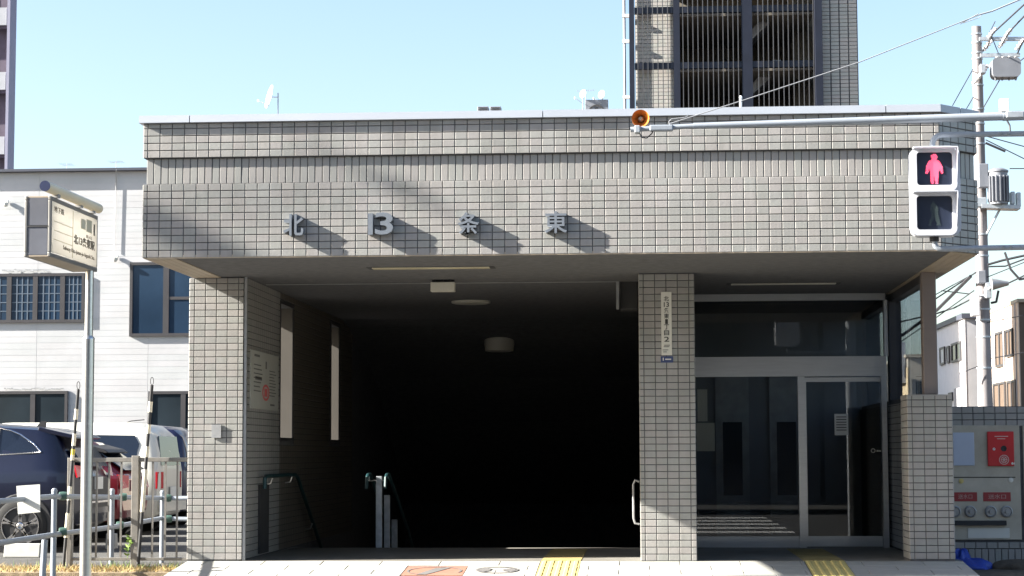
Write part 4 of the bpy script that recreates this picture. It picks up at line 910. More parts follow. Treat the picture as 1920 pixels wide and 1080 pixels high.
m = MB(); m.prismY([(X2-.75, ZG+1.38), (X2-.30, ZG+1.27), (X2-.26, ZG+1.285), (X2-.32, ZG+1.33), (X2-.73, ZG+1.44)], Yc2-.56, Yc2+.56); m.build('spoiler', M['black'], c2, bevel=.008)
ST3 = [(0.0, .40, .98, 1.02, .74, .68), (.03, .32, 1.02, 1.30, .82, .70), (.10, .28, 1.04, 1.58, .84, .68), (.26, .25, 1.04, 1.71, .845, .67), (.7, .24, 1.03, 1.755, .845, .68), (2.6, .24, 1.0, 1.76, .845, .68), (3.1, .24, 1.0, 1.6, .845, .66), (3.7, .26, 1.0, 1.1, .84, .64), (4.1, .3, .85, .9, .8, .55), (4.2, .42, .7, .75, .7, .5)]
Y3 = 10.5; X3 = X_(300, Y3+.1, 900)
c3, Yc3, _ = car('parked_car', 'boxy white van with rounded roof corner and tall red tail lamp', X3, Y3, 1.70, ST3, M['paintwhite'], [[(.40, 1.08), (.34, 1.42), (.42, 1.55), (1.8, 1.58), (1.8, 1.06)], [(1.88, 1.06), (1.88, 1.57), (2.6, 1.56), (3.2, 1.06)]], False, wheels=(.6, 3.0), rw=.30)
rear_quads(c3, X3, Yc3, [('rear_window', M['carglass'], [(.0, -.62, 1.08), (.06, -.58, 1.54), (.06, .60, 1.54), (.0, .66, 1.08)]), ('tail_lamp', M['lamp'], [(-.02, .60, .72), (-.02, .60, .98), (.03, .83, .98), (.03, .83, .72)]), ('tail_lamp', M['lamp'], [(-.02, -.60, .72), (-.02, -.60, .98), (.03, -.83, .98), (.03, -.83, .72)]), ('number_plate', M['plate'], [(-.04, -.17, .60), (-.04, -.17, .74), (-.04, .17, .74), (-.04, .17, .60)]), ('bumper', M['paintwhite'], [(-.06, -.80, .36), (-.06, -.80, .56), (-.06, .80, .56), (-.06, .80, .36)])])
m = MB(); q = Vector((X3-.75, Yc3, ZG+1.76)); m.tube([q, q+Vector((.08, 0, .03)), q+Vector((.3, 0, .05))], 0.008, 6); m.build('aerial', M['black'], c3)
ST4 = [(a, b, c, d*1.0, e_, f_) for a, b, c, d, e_, f_ in ST3]
c4, Yc4, _ = car('parked_car', 'navy blue van mostly hidden behind the white van', X_(352, 13.6, 850), 13.4, 1.70, ST4, M['paintnavy'], [[(.40, 1.08), (.34, 1.42), (.42, 1.55), (1.8, 1.58), (1.8, 1.06)]], False, wheels=(.6, 3.0), rw=.30)
for i, (px0, px1, pt, pb, Y, lab) in enumerate(((6, 74, 1019, 1044, 3.9, 'white concrete wheel stop below the blue car wheel'), (197, 216, 1000, 1012, 6.0, 'small wheel stop glimpsed between fence bars'))):
    a = at(px0, pb, Y); b = at(px1, pt, Y); m = MB(); h = b.z-ZG-0.004; m.prismX([(Y, ZG+.002), (Y+.16, ZG+.002), (Y+.12, ZG+h), (Y+.04, ZG+h)], a.x, b.x); tag(m.build('wheel_stop', M['kerb'], bevel=.01), lab, 'wheel stop', 'concrete wheel stops')

# ================================================================== WHITE SIDED BUILDING, LEFT BEHIND
YW = 20.0
wb = thing('sided_building', 'two storey white sided building behind the parked cars', 'building', (-12, 24, -0.15))
zt = Z_(322, YW, 150); xrw = X_(430, YW)
m = MB(); m.box(-30, xrw, YW+.02, YW+9, -0.5, zt); m.build('wall', M['siding'], wb)
m = MB(); m.box(-30.1, xrw+.1, YW-.13, YW+9.1, zt+.002, Z_(317, YW, 150)); m.build('roof_cap', M['capdark'], wb)
def sid_mesh(w, h):
    m = MB(); n = 6
    for i in range(n): m.box(0.003, w-0.003, -0.0075, 0.0, i*h/n+0.0025, (i+1)*h/n-0.0025)
    m.box(0.001, w-0.001, -0.005, 0.0, 0.001, h-0.001)
    return m.mesh('siding_panel', M['siding'])
ph = 70.5/ (F_PX/(YW-CAM.y)); zrow = zt; SIDM = {}
cols = [X_(-330, YW), X_(-140, YW), X_(65, YW), X_(275, YW), X_(440, YW)]
z = zt
while z > -0.2:
    h = min(ph, z+0.2)
    for a, b in zip(cols, cols[1:]):
        k = (round(b-a, 3), round(h, 3))
        if k not in SIDM: SIDM[k] = sid_mesh(b-a, h)
        share('siding_panel', SIDM[k], wb, (a, YW+.02, z-h))
    z -= h
def window(parent, px0, px1, py0, py1, Y, splits, frame='bronze', pane='winglass', t=0.05, fw=0.06, lattice=None, transom=None, mm_=0.05):
    a = at(px0, py1, Y); b = at(px1, py0, Y); x0, x1, z0, z1 = a.x, b.x, a.z, b.z
    m = MB(); m.box(x0, x1, Y-t, Y+.01, z0, z0+fw); m.box(x0, x1, Y-t, Y+.01, z1-fw, z1); m.box(x0, x0+fw, Y-t, Y+.01, z0+fw, z1-fw); m.box(x1-fw, x1, Y-t, Y+.01, z0+fw, z1-fw)
    xs = [X_(p, Y, (py0+py1)/2) for p in splits]
    for x in xs: m.box(x-mm_, x+mm_, Y-t+.004, Y+.01, z0+fw, z1-fw)
    f = m.build('window', M[frame], parent)
    ed = [x0+fw]+xs+[x1-fw]
    for i, (p, q) in enumerate(zip(ed, ed[1:])):
        p2 = p+(mm_ if i else 0); q2 = q-(mm_ if i < len(xs) else 0)
        m = MB(); m.box(p2, q2, Y-t*.5, Y-t*.5+.01, z0+fw, z1-fw); m.build('pane', M[pane], f)
        if lattice:
            m = MB()
            for k in range(1, 4): x = p2+(q2-p2)*k/4+.0; m.box(x-.012, x+.012, Y-t*.5-.006, Y-t*.5-.001, z0+fw, z1-fw)
            for k in range(1, 5): zz = z0+fw+(z1-z0-2*fw)*k/5; m.box(p2, q2, Y-t*.5-.005, Y-t*.5-.002, zz-.009, zz+.009)
            m.build('lattice', M['curtain'], f)
        if transom and i in transom:
            zz = Z_(transom[i], Y, px0); m = MB(); m.box(p2, q2, Y-t*.8, Y-t*.5-.001, zz-.03, zz+.03); m.build('crossbar', M[frame], f)
    return f
YWf = YW+.005
window(wb, -45, 160, 512, 606, YWf, [18, 67, 118], lattice=True)
window(wb, 243, 372, 491, 631, YWf, [312], transom={1: 560}, mm_=.06)
window(wb, -60, 128, 733, 830, YWf, [62], pane='darkpane'); window(wb, 278, 392, 733, 820, YWf, [344], pane='darkpane')
random.seed(11)
for px0, px1, py in ((4, 88, 507), (8, 118, 729)):
    p = px0; m = MB()
    while p < px1:
        w_ = random.uniform(2, 7); a = at(p, py+random.uniform(-2, 2), YW-.01); m.box(a.x, a.x+w_/92, YW-.03, YW-.012, a.z-.012, a.z+random.uniform(.002, .02)); p += w_*random.uniform(.8, 1.2)
    o = m.build('peeling_flashing', M['steel_dull'], wb); o['kind'] = 'stuff'
def dome(px, py, lab):
    q = at(px, py, YW); e = thing('wall_camera', lab, 'camera', (q.x, YW, q.z), 'small cameras on the white wall'); m = MB(); m.box(q.x-.05, q.x+.05, YW-.08, YW-.006, q.z, q.z+.06); m.build('mount', M['white'], e, bevel=.01)
    m = MB(); m.lathe([(-.09, .001), (-.08, .035), (-.04, .055), (0, .058)], (q.x, YW-.09, q.z), EZ, 16); m.build('dome', M['paper'], e, smooth=50)
dome(218, 484, 'tiny white camera on the white wall above the tall blue window'); dome(13, 381, 'tiny white camera on the white wall left of the station sign')
cable([at(218, 318, YW-.16), at(218, 330, YW-.02), at(214, 470, YW-.02)], .008, 'thin antenna cable hanging down the white sided wall', 'steel_dull', n=3)
def antenna(pxy, Y, lab, sc=1.0, base=None):
    q = at(*pxy, Y); e = thing('tv_antenna', lab, 'antenna', q, 'thin rooftop television antennas'); zb_ = base
    m = MB(); m.cyl((q.x, Y, zb_), q, .012*sc, n=6); m.build('mast', M['wiregrey'], e)
    m = MB(); m.cyl(q+Vector((-.3*sc, 0, -.05)), q+Vector((.3*sc, 0, -.02)), .007*sc, n=5)
    for k in range(-3, 4): m.cyl(q+Vector((k*.09*sc, -.2, -.03)), q+Vector((k*.09*sc, .2, -.03)), .005*sc, n=4)
    m.build('elements', M['wiregrey'], e)
antenna((218, 301), YW+1, 'faint aerial on the white building roof near the tiled fascia', .5, zt)
antenna((125, 306), YW+1.5, 'faint small aerial on the white building roof above the station sign', .45, zt)

# ================================================================== APARTMENT TOWER, FAR LEFT
YA = 60.0
ta = thing('apartment_tower', 'dark apartment tower with grey balconies at the far left edge', 'building', (X_(0, YA)-5, YA+5, -.5))
x1 = X_(12, YA, 200); x2 = X_(23, YA, 200)
m = MB(); m.box(x1-16, x1-4.6, YA+1.2, YA+14, -.5, 32); m.box(x1-4.6, x1-.02, YA+.5, YA+.65, -.5, 32); m.build('wall', M['flatpurple'], ta)
m = MB(); m.box(x1, x1+.12, YA-.1, YA+.75, -.5, 32); m.build('end_wall', M['flatgrey'], ta)
k = 0
for i in range(-3, 5):
    py = 30+i*121; z = Z_(py, YA, 5); m = MB(); m.box(x1-6, x1-.06, YA, YA+.12, z-.38, z+.36); bal = m.build('balcony', M['flatlight'], ta); m = MB(); m.box(x1-6, x1-.06, YA+.12, YA+.49, z-.5, z-.38); m.build('slab', M['flatpurple'], bal)
    m = MB(); m.box(x1-2.6, x1-.7, YA+.46, YA+.495, z-.3, z+1.5); m.build('window', M['darkpane'], ta)

# ================================================================== STAIR TOWER BEHIND
YT = 32.0
tt = thing('stair_tower', 'tall tiled stair tower with dark vertical grille behind the entrance', 'building', (X_(1400, YT), YT, -.5))
def TX(px): return X_(px, YT, 100)
ztop = Z_(-90, YT); zlow = Z_(330, YT)
m = MB(); m.box(TX(1541), TX(1609), YT+.012, YT+5, -.5, ztop); m.build('right_wall', M['grout'], tt)
m = MB(); m.box(TX(1191), TX(1263), YT+.312, YT+.6, -.5, ztop); m.build('left_wall', M['grout'], tt)
m = MB(); m.box(TX(1191), TX(1541), YT+4.6, YT+5, -.5, ztop); m.box(TX(1191), TX(1196), YT+.6, YT+4.6, -.5, ztop); m.box(TX(1500), TX(1541), YT+2.6, YT+4.6, -.5, ztop); m.build('back_wall', M['towerin'], tt)
tw2, th2 = 15.6/71.4, 7.25/71.4
TT = MB().tile((0, 0, 0), EX, EZ, -EY, tw2-.014, th2-.012, .014, .004).mesh('tile', M['twrtile'])
tclad = MB()
def tower_tiles(px0, px1, yy):
    x0, x1 = TX(px0), TX(px1); n = round((x1-x0)/tw2); w_ = (x1-x0)/n; z = Z_(222, YT, 1500)
    while z < Z_(-20, YT):
        for i in range(n):
            o = share('tile', TT, tt, (x0+i*w_+.007, yy, z+.006)); o.rotation_euler = (random.gauss(0, .003), 0, random.gauss(0, .003))
        z += th2
tower_tiles(1541, 1609, YT+.012); tower_tiles(1192, 1262, YT+.312)
for px0, px1 in ((1180, 1190), (1263, 1275), (1391, 1411), (1527, 1541)): m = MB(); m.box(TX(px0), TX(px1)-.004, YT-(.30 if px0 == 1527 else .08), YT+.10, zlow, ztop); m.build('grille_post', M['navy'], tt)  # rightmost post made deeper so that it shades the right tile strip
for py in (17, 121.5, -87, 226):
    z = Z_(py, YT, 1400)
    for px0, px1 in ((1190, 1263), (1275, 1391), (1411, 1527)): m = MB(); m.box(TX(px0), TX(px1)-.004, YT-.06, YT+.08, z-.085, z+.085); m.build('grille_beam', M['navy'], tt)
    m = MB(); m.box(TX(1263), TX(1527), YT+.35, YT+4.6, z-.1, z+.1); m.build('landing', M['towerin'], tt)
px = 1196
while px < 1527:
    if not any(a-2 < px < b+2 for a, b in ((1263, 1275), (1391, 1411))): x = TX(px); m = MB(); m.box(x-.011, x+.011, YT-.10, YT-.082, zlow, ztop); m.build('grille_bar', M['grille'], tt)
    px += 9.4
for pts in ([(1411, 165), (1411, 145), (1455, 96), (1470, 96), (1470, 110)], [(1411, 60), (1411, 42), (1455, -9), (1470, -9), (1470, 5)], [(1411, 270), (1411, 250), (1455, 201), (1470, 201), (1470, 215)]):
    m = MB(); m.prismY([(TX(p), Z_(q, YT, 1430)) for p, q in pts], YT+1.2, YT+2.4); m.build('stair_flight', M['flatlight'], tt)
m = MB(); m.cyl((TX(1171), YT+.2, -.5), (TX(1171), YT+.2, ztop), .035, n=10); dp = m.build('drain_pipe', M['flatlight'], tt, smooth=40)
m = MB()
for py in (27, 75, 180): z = Z_(py, YT, 1171); m.box(TX(1167), TX(1181), YT+.14, YT+.26, z-.04, z+.04)
m.build('pipe_bracket', M['white'], tt)

# ================================================================== LOW-RISE BLOCK BEHIND THE ROOF
YR = 45.0; ZR = 12.0
rb = thing('flat_roof_block', 'flat roofed block hidden behind the tiled entrance with units on its roof', 'building', (X_(800, YR), YR, -.5))
m = MB(); m.box(X_(440, YR), X_(1160, YR), YR-1, YR+10, -.5, ZR); m.build('wall', M['housegrey'], rb)
for i in range(8):
    for zf in (1.5, 4.3, 7.1, 9.8): x = X_(470+i*85, YR); m = MB(); m.box(x, x+.95, YR-1.04, YR-.995, zf, zf+1.2); m.build('window', M['darkpane'], rb)
def ac(px0, px1, pt, lab, fan):
    e = thing('rooftop_unit', lab, 'air conditioner', (X_(px0, YR), YR, ZR), None); x0, x1 = X_(px0, YR), X_(px1, YR); z = Z_(pt, YR, px0); m = MB(); m.box(x0, x1, YR, YR+.4, ZR+.12, z); m.build('case', M['transf'], e, bevel=.015)
    for u0 in (x0+.05, x1-.12): m = MB(); m.box(u0, u0+.07, YR, YR+.4, ZR, ZR+.12); m.build('foot', M['dark'], e)
    if fan:
        c = Vector(((x0+x1)/2-.0, YR-.012, z-.45)); m = MB(); ringY(m, [(c.x+.28*math.cos(t*.2618), c.z+.28*math.sin(t*.2618)) for t in range(24)], [(c.x+.23*math.cos(t*.2618), c.z+.23*math.sin(t*.2618)) for t in range(24)], YR-.03, YR+.0); m.build('fan_ring', M['dark'], e)
        m = MB()
        for k in range(5): a0 = k*1.2566; m.quad(c, c+Vector((.2*math.cos(a0), 0, .2*math.sin(a0))), c+Vector((.2*math.cos(a0+.7), 0, .2*math.sin(a0+.7))))
        m.build('fan', M['dark'], e)
    else:
        m = MB()
        for k in range(5): m.box(x0+.04, x1-.04, YR-.02, YR-.001, z-.06-k*.06, z-.035-k*.06)
        m.build('louvre', M['dark'], e)
ac(1101, 1145, 187, 'grey air conditioner with round fan on the roof left of the stair tower', True)
ac(896, 917, 199.5, 'low grey louvred roof unit above the coping, left one of the pair', False); ac(920, 941, 199.5, 'low grey louvred roof unit above the coping, right one of the pair', False)
def dish(px, py, r, tilt, lab, mast_px, mast_top):
    q = at(px, py, YR); e = thing('satellite_dish', lab, 'satellite dish', (q.x, YR, ZR), 'white satellite dishes on the roof line'); ax = Vector((-1, -tilt, .25))
    m = MB(); m.lathe([(.0, .001), (.02, r*.5), (.07, r)], q, ax, 24); m.lathe([(-.01, .001), (.01, r*.5), (.06, r)], q, ax, 24); m.build('dish', M['white'], e, smooth=50)
    x = X_(mast_px, YR); m = MB(); m.cyl((x, YR+.05, ZR), (x, YR+.05, Z_(mast_top, YR, px)), .022, n=8); m.cyl((x, YR+.05, q.z), q, .015, n=6); m.build('mast', M['galv'], e, smooth=40)
    f = q+ax.normalized()*.45+Vector((0, 0, -.25)); m = MB(); m.cyl(q+Vector((-.05, 0, -.3)), f, .01, n=6); m.cyl(f+Vector((0, 0, -.04)), f+Vector((0, 0, .04)), .03, n=8); m.build('feed_arm', M['galv'], e)
dish(508, 182, .40, .45, 'white satellite dish and dark mast on the left part of the roof line', 516.5, 174)
dish(1095, 177, .14, 1.2, 'tiny white dish above the air conditioner, left of the pair', 1097, 172); dish(1130, 178, .14, 1.2, 'tiny white dish above the air conditioner, right of the pair', 1134, 176)
antenna((1098, 168), YR+.5, 'thin aerial on the roof beside the air conditioner', 1.0, ZR)

# ================================================================== LOW TILED WALL WITH FIRE CABINET, RIGHT
YC = 1.2
lw_ = thing('tiled_side_wall', 'low grey tiled wall right of the entrance pier holding the fire cabinet', 'wall', (9.2, YC, -.1))
zt = Z_(762, YC, 1850); x0, x1 = 7.72, 11.0
m = MB(); m.box(x0, x1, YC+.012, YC+.5, -.3, zt); m.build('core', M['grout'], lw_)
WT = MB().tile((0, 0, 0), EX, EZ, -EY, tw, thh, .012, .0028).mesh('tile', M['tile']); WU = MB().tile((0, 0, 0), EX, EZ, -EY, UPW, .19, .012, .0028).mesh('upright_tile', M['tile'])
def wrow(z, first):
    x = x0+first
    while x+tw < x1: share('tile', WT, lw_, (x, YC+.012, z)); x += MW
for k in range(3): wrow(zt-NH*(k+1), .03)
zbr = Z_(1028, YC, 1850); wrow(zbr, .03)
x = x0+.02
while x < x1-.1: share('upright_tile', WU, lw_, (x, YC+.012, zbr-.2)); x += NH
fc = thing('fire_cabinet', 'beige steel fire hydrant cabinet set in the low tiled wall', 'cabinet', (8.4, YC, .1))
a = at(1786, 1012, YC-.01); b = at(1911, 797, YC-.01); m = MB(); m.box(7.73, b.x, YC-.012, YC+.011, a.z, b.z); m.build('door', M['cabinet'], fc, bevel=.004)
c = at(1917, 797, YC-.01); m = MB(); m.box(c.x, x1-.2, YC-.012, YC+.011, a.z, b.z); m.build('door', M['cabinet'], fc, bevel=.004)
def cpl(nm, mat, px0, px1, py0, py1, t=.012, bev=.003): p = at(px0, py1, YC-.02); q = at(px1, py0, YC-.02); m = MB(); m.box(p.x, q.x, YC-.012-t, YC-.0125, p.z, q.z); return m.build(nm, mat, fc, bevel=bev), p, q
cpl('grey_panel', pm('bluish_panel', (0.42, 0.47, 0.58), .5, var=.05), 1788, 1826, 811, 873)
rp_, p, q = cpl('red_box', M['red'], 1852, 1900, 809, 874, .03, .006)
yy = YC-.0435
m = MB(); cxr = (p.x+q.x)/2+.03; czr = p.z+.255*.62
m.lathe([(0, .001), (0.004, .030), (-.01, .034)], (cxr, yy, Z_(841, YC, 1877)), -EY, 20); m.build('push_button', M['dark'], rp_, smooth=40)
m = MB(); zc = Z_(862, YC, 1880); 
for i in range(24):
    t0, t1 = 2*math.pi*i/24, 2*math.pi*(i+1)/24
    for k0, k1 in ((.052, .044), (.034, .028)): m.quad(*[(cxr+k*math.cos(t), yy, zc+k*math.sin(t)) for t, k in ((t0, k0), (t1, k0), (t1, k1), (t0, k1))])
for k in range(6): a_ = k*math.pi/3; d = Vector((math.cos(a_), 0, math.sin(a_))); n_ = Vector((-d.z, 0, d.x))*.004; c_ = Vector((cxr, yy-.0005, zc)); m.quad(c_-n_, c_+n_, c_+d*.03+n_, c_+d*.03-n_)
m.box(p.x+.075, q.x-.06, yy, yy+.0008, q.z-.055, q.z-.047); m.box(p.x+.10, q.x-.09, yy, yy+.0008, q.z-.08, q.z-.073); m.build('print', pm('white_print', (.55, .42, .38), .7), rp_)
m = MB(); m.lathe([(0, .001), (0.012, .013), (0, .016)], (p.x+.065, yy, Z_(842, YC, 1864)), -EY, 12); m.build('indicator', M['porcelain'], rp_, smooth=40)
for px0, px1, bt in ((1788, 1832, '送水口'), (1844, 1895, '送水口')):
    o, p, q = cpl('red_plate', M['redplate'], px0, px1, 923, 940, .006, 0)
    text('lettering', bt, pm('plate_print', (.42, .25, .22), .7), o, (p.x+.05, YC-.0187, p.z+.025), EX, EZ, (q.x-p.x)-.1, .05, .001, .01)
for px_ in (1790, 1819, 1857, 1887): z = Z_(959, YC, px_); m = MB(); m.lathe([(0, .062), (.03, .06), (.035, .05), (.02, .045), (.02, .02), (.05, .018), (.05, .001)], (X_(px_, YC, 959), YC-.012, z), -EY, 24); m.build('hydrant_cap', M['steel_dull'], fc, smooth=35)
for px_, py_, mt in ((1897, 869, 'paper'), (1895, 900, 'paper'), (1802, 902, 'yellow')): m = MB(); m.lathe([(0, .026), (.01, .025), (.014, .001)], (X_(px_, YC, py_), YC-.03 if py_ == 869 else YC-.012, Z_(py_, YC, px_)), -EY, 16); m.build('lock', M[mt], fc, smooth=40)
cpl('shelf', M['dark'], 1788, 1886, 976, 985, .05, 0); cpl('seam', M['dark'], 1788, 1904, 894, 896, .004, 0); cpl('lower_panel', M['paper'], 1815, 1893, 990, 1009, .006)
# blue tarp and dark bags at the wall foot
def lump(name, label, cat, c, s, mat, seed, n=26, k=10):
    random.seed(seed); ph_ = [(random.uniform(.5, 3), random.uniform(0, 6), random.uniform(0, 6)) for _ in range(5)]; m = MB()
    for i in range(k+1):
        for j in range(n):
            t = i/k; a = 2*math.pi*j/n; r = math.sin(t*math.pi/2); hgt = math.cos(t*math.pi/2); wob = 1+.22*sum(math.sin(f*3*a+p)*math.cos(4*t+q) for f, p, q in ph_)/2.2
            m.v.append((c[0]+s[0]*r*math.cos(a)*wob, c[1]+s[1]*r*math.sin(a)*wob, c[2]+s[2]*hgt*(1+.3*math.sin(5*a+seed)*r)))
    for i in range(k): m.f += [(i*n+j, (i+1)*n+j, (i+1)*n+(j+1) % n, i*n+(j+1) % n) for j in range(n)]
    return tag(m.build(name, mat, smooth=50), label, cat)
q = at(1828, 1052, .85); lump('tarp', 'crumpled bright blue tarp lying at the foot of the low tiled wall', 'tarp', (q.x-.06, .85, -.105), (.27, .2, .11), M['tarp'], 5)
q = at(1806, 1045, .8); lump('tarp', 'raised fold of bright blue tarp against the corner of the pier', 'tarp', (q.x, .95, -.105), (.12, .14, .2), M['tarp'], 9)
q = at(1900, 1056, .7); lump('soil_heap', 'low dark heap of soil at the lower right edge', 'soil', (q.x+.1, .8, -.105), (.34, .2, .10), M['soil'], 4)

# ================================================================== UTILITY POLE AND CABLES
YU = 30.0
up = thing('utility_pole', 'tall concrete utility pole with transformers at the right edge', 'utility pole', (X_(1850, YU), YU, -.5))
pt = at(1831, 50, YU); pbm = at(1848, 780, YU); d = (pbm-pt)/(pt.z-pbm.z); base = pbm+d*(pbm.z+.5)
m = MB(); m.cyl(base, pt, .205, .115, n=24); m.build('shaft', M['concpole'], up, smooth=40)
def UP_(py): t = (pt.z-Z_(py, YU, 1840)); return pt+d*t
for py in (64, 80, 99, 110, 160, 205, 232, 270, 385, 440, 480, 555, 580, 600, 632, 690): q = UP_(py); m = MB(); rr = .118+.09*(pt.z-q.z)/12.4; m.lathe([(-.02, rr), (-.02, rr+.014), (.02, rr+.014), (.02, rr)], q, EZ, 20); m.build('band', M['galv'], up, smooth=40)
def bar(nm, p0, p1, hh, dd, mat='galv'):
    a = at(*p0, YU-.2); b = at(*p1, YU-.2); m = MB(); v = b-a; L_ = v.length; m.prismY([(a.x, a.z-hh), (b.x, b.z-hh), (b.x, b.z+hh), (a.x, a.z+hh)], YU-.2-dd, YU-.2+dd); return m.build(nm, M[mat], up)
bar('crossarm', (1836, 73), (1935, 73), .045, .05); bar('crossarm', (1838, 104), (1912, 103), .045, .05); bar('crossarm', (1838, 217), (1900, 217), .03, .03); bar('platform', (1838, 388), (1910, 390), .05, .25)
a = at(1875, 392, YU-.2); b = UP_(440); m = MB(); m.cyl(a, b+Vector((.1, -.2, 0)), .03, n=6); m.build('brace', M['galv'], up)
tf = MB(); a = at(1857, 149, YU-.2); b = at(1909, 112, YU-.2); tf.prismY(rrect((a.x+b.x)/2, (a.z+b.z)/2, b.x-a.x, b.z-a.z, .12), YU-.55, YU-.1); t1_ = tf.build('switch_box', M['transf'], up, smooth=35)
m = MB()
for k in range(4): x = a.x+.12+k*(b.x-a.x-.24)/3; m.lathe([(0, .05), (.03, .07), (.06, .045), (.1, .06), (.14, .03), (.2, .02)], (x, YU-.35, b.z-.12), Vector((0, -.6, .8)), 10)
m.build('bushing', M['porcelain'], t1_, smooth=40)
for k in range(4): x = a.x+.1+k*(b.x-a.x-.2)/3; m = MB(); m.cyl((x, YU-.35, a.z+.02), (x, YU-.35, a.z-.06), .045, .02, n=8); m.build('foot', M['transf'], t1_)
random.seed(21)
for px_, py_ in ((1860, 62), (1852, 85), (1889, 64), (1880, 80), (1912, 84), (1845, 132), (1838, 140), (1832, 148)):
    q = at(px_, py_, YU-.25); m = MB(); m.lathe([(-.16, .03), (-.13, .06), (-.1, .035), (-.05, .065), (-.01, .035), (.04, .065), (.08, .035), (.13, .055), (.17, .02)], q, Vector((.62, -.2, .75)), 10); m.build('insulator', M['porcelain'], up, smooth=40)
a = at(1854, 384, YU-.3); b = at(1888, 316, YU-.3); cxt = (a.x+b.x)/2; rt = (b.x-a.x)/2; m = MB(); m.lathe([(0, .001), (0, rt), (b.z-a.z-.12, rt), (b.z-a.z-.1, rt*1.1), (b.z-a.z-.06, rt*1.1), (b.z-a.z, rt*.6), (b.z-a.z+.02, .001)], (cxt, YU-.35, a.z), EZ, 24); tr = m.build('transformer', M['transf'], up, smooth=35)
m = MB()
for k in range(9): a_ = math.pi+math.pi*k/8; m.box(cxt+rt*1.06*math.cos(a_)-.012, cxt+rt*1.06*math.cos(a_)+.012, YU-.35+rt*1.1*math.sin(a_)-.05, YU-.35+rt*1.1*math.sin(a_)+.05, a.z+.06, b.z-.2)
m.build('cooling_fin', M['transf'], tr)
for px_, py_, sx, sz in ((1843, 330, .12, .3), (1898, 372, .05, .16), (1880, 380, .06, .12), (1909, 375, .05, .18), (1828, 572, .10, .28), (1842, 130, .07, .12), (1836, 380, .16, .12), (1840, 520, .10, .16), (1852, 545, .07, .2)):
    q = at(px_, py_, YU-.3); m = MB(); m.box(q.x-sx, q.x+sx, YU-.42, YU-.18, q.z-sz, q.z+sz); m.build('fitting', random.choice([M['transf'], M['galv'], M['porcelain']]), up, bevel=.02)
q = at(1871, 533, YU-.6); m = MB(); m.cyl(q+Vector((-.15, 0, 0)), q+Vector((.26, 0, .02)), .15, .05, n=14); m.build('street_lamp_head', M['steel_dull'], up, smooth=40); m = MB(); m.tube([UP_(545), at(1856, 541, YU-.5), at(1864, 535, YU-.6)], .03, 8); m.build('lamp_arm', M['galv'], up, smooth=50)
GR = 'overhead cables around the utility pole'
def pc_(pts, r, lab, Y0=YU-.25, Y1=None, sag=.0, mat='wire'):
    Y1 = Y0 if Y1 is None else Y1; n = len(pts)-1
    cable([at(p[0], p[1], Y0+(Y1-Y0)*i/n) for i, p in enumerate(pts)], r, lab, mat, 'cable', GR, sag, 'overhead_cable', 8)
pc_([(1850, 90), (1862, 62), (1925, 4)], .02, 'upper cable slanting from the upper crossarm to the top right corner', YU-.3, YU-6)
pc_([(1878, 84), (1892, 60), (1930, 20)], .02, 'second cable slanting from the upper crossarm to the right edge', YU-.3, YU-6)
pc_([(1908, 100), (1916, 82), (1940, 40)], .02, 'cable leaving the end of the lower crossarm at the right edge', YU-.3, YU-4)
pc_([(1858, 70), (1852, 82), (1842, 96)], .03, 'short dark lead between the two crossarms by the pole top')
pc_([(1866, 40), (1856, 60), (1872, 100)], .012, 'looped lead hanging over the switch box')
pc_([(1874, 150), (1842, 205)], .014, 'thin cable from under the switch box down to the pole', mat='wire')
pc_([(1824, 130), (1786, 198)], .012, 'thin cable running down left from the pole insulators to the coping', YU-.3, YU+6)
pc_([(1825, 182), (1812, 204)], .012, 'short cable stub vanishing behind the coping corner', YU-.3, YU+6)
pc_([(1905, 120), (1925, 105)], .014, 'cable from the switch box to the right edge')
for i, (p, q, lab) in enumerate((((1848, 262), (1925, 300), 'uppermost of the thin cables running right from below the bracket'), ((1848, 268), (1885, 284), 'short dark cable stub right of the pole below the bracket'), ((1848, 255), (1925, 276), 'faint thin cable high on the right of the pole'), ((1893, 316), (1925, 316), 'level cable right of the transformer top'))): pc_([p, q], .014 if i != 1 else .03, lab)
pc_([(1852, 496), (1880, 488), (1925, 478)], .03, 'thick cable sagging right just below the lower bracket'); pc_([(1852, 500), (1885, 499), (1925, 484)], .02, 'second cable right of the pole below the lower bracket'); pc_([(1850, 520), (1925, 490)], .012, 'thin cable rising right past the lamp head')
pc_([(1884, 473), (1895, 505), (1912, 524), (1930, 520)], .03, 'thick looping cable hanging at the right edge', YU-1); pc_([(1886, 533), (1930, 512)], .02, 'cable passing behind the street lamp head')
pc_([(1858, 568), (1868, 566), (1872, 545)], .03, 'short cable loop below the street lamp head')
pc_([(1834, 508), (1755, 560)], .02, 'upper thin cable slanting down left from the pole behind the column', YU-.3, YU+5); pc_([(1828, 512), (1755, 552)], .014, 'thin cable just below the soffit edge behind the column', YU-.3, YU+5)
pc_([(1820, 518), (1756, 582), (1690, 630)], .045, 'thickest dark cable slanting down left behind the column', YU-.3, YU+4); pc_([(1826, 558), (1790, 577), (1756, 588), (1690, 603)], .022, 'sagging cable left of the pole passing behind the column', YU-.3, YU+5)
pc_([(1833, 553), (1765, 545)], .014, 'thin almost level cable left of the pole'); pc_([(1826, 545), (1756, 595), (1690, 640)], .015, 'thin cable crossing the sky down to the side glass', YU-.3, YU+5)
pc_([(1850, 605), (1925, 590)], .012, 'thin cable in front of the beige house gable'); pc_([(1858, 672), (1925, 660)], .012, 'thin cable in front of the beige house upper windows'); pc_([(1836, 686), (1800, 700)], .012, 'thin cable in front of the white house')
# foreground cable drop near the brackets
cable([at(1868, 216, YS+.1), at(1886, 222, YS+.1), at(1893, 235, YS+.1), at(1894, 246, YS+.1)], .007, 'short black drop lead from the long arm to the upper bracket', n=4)

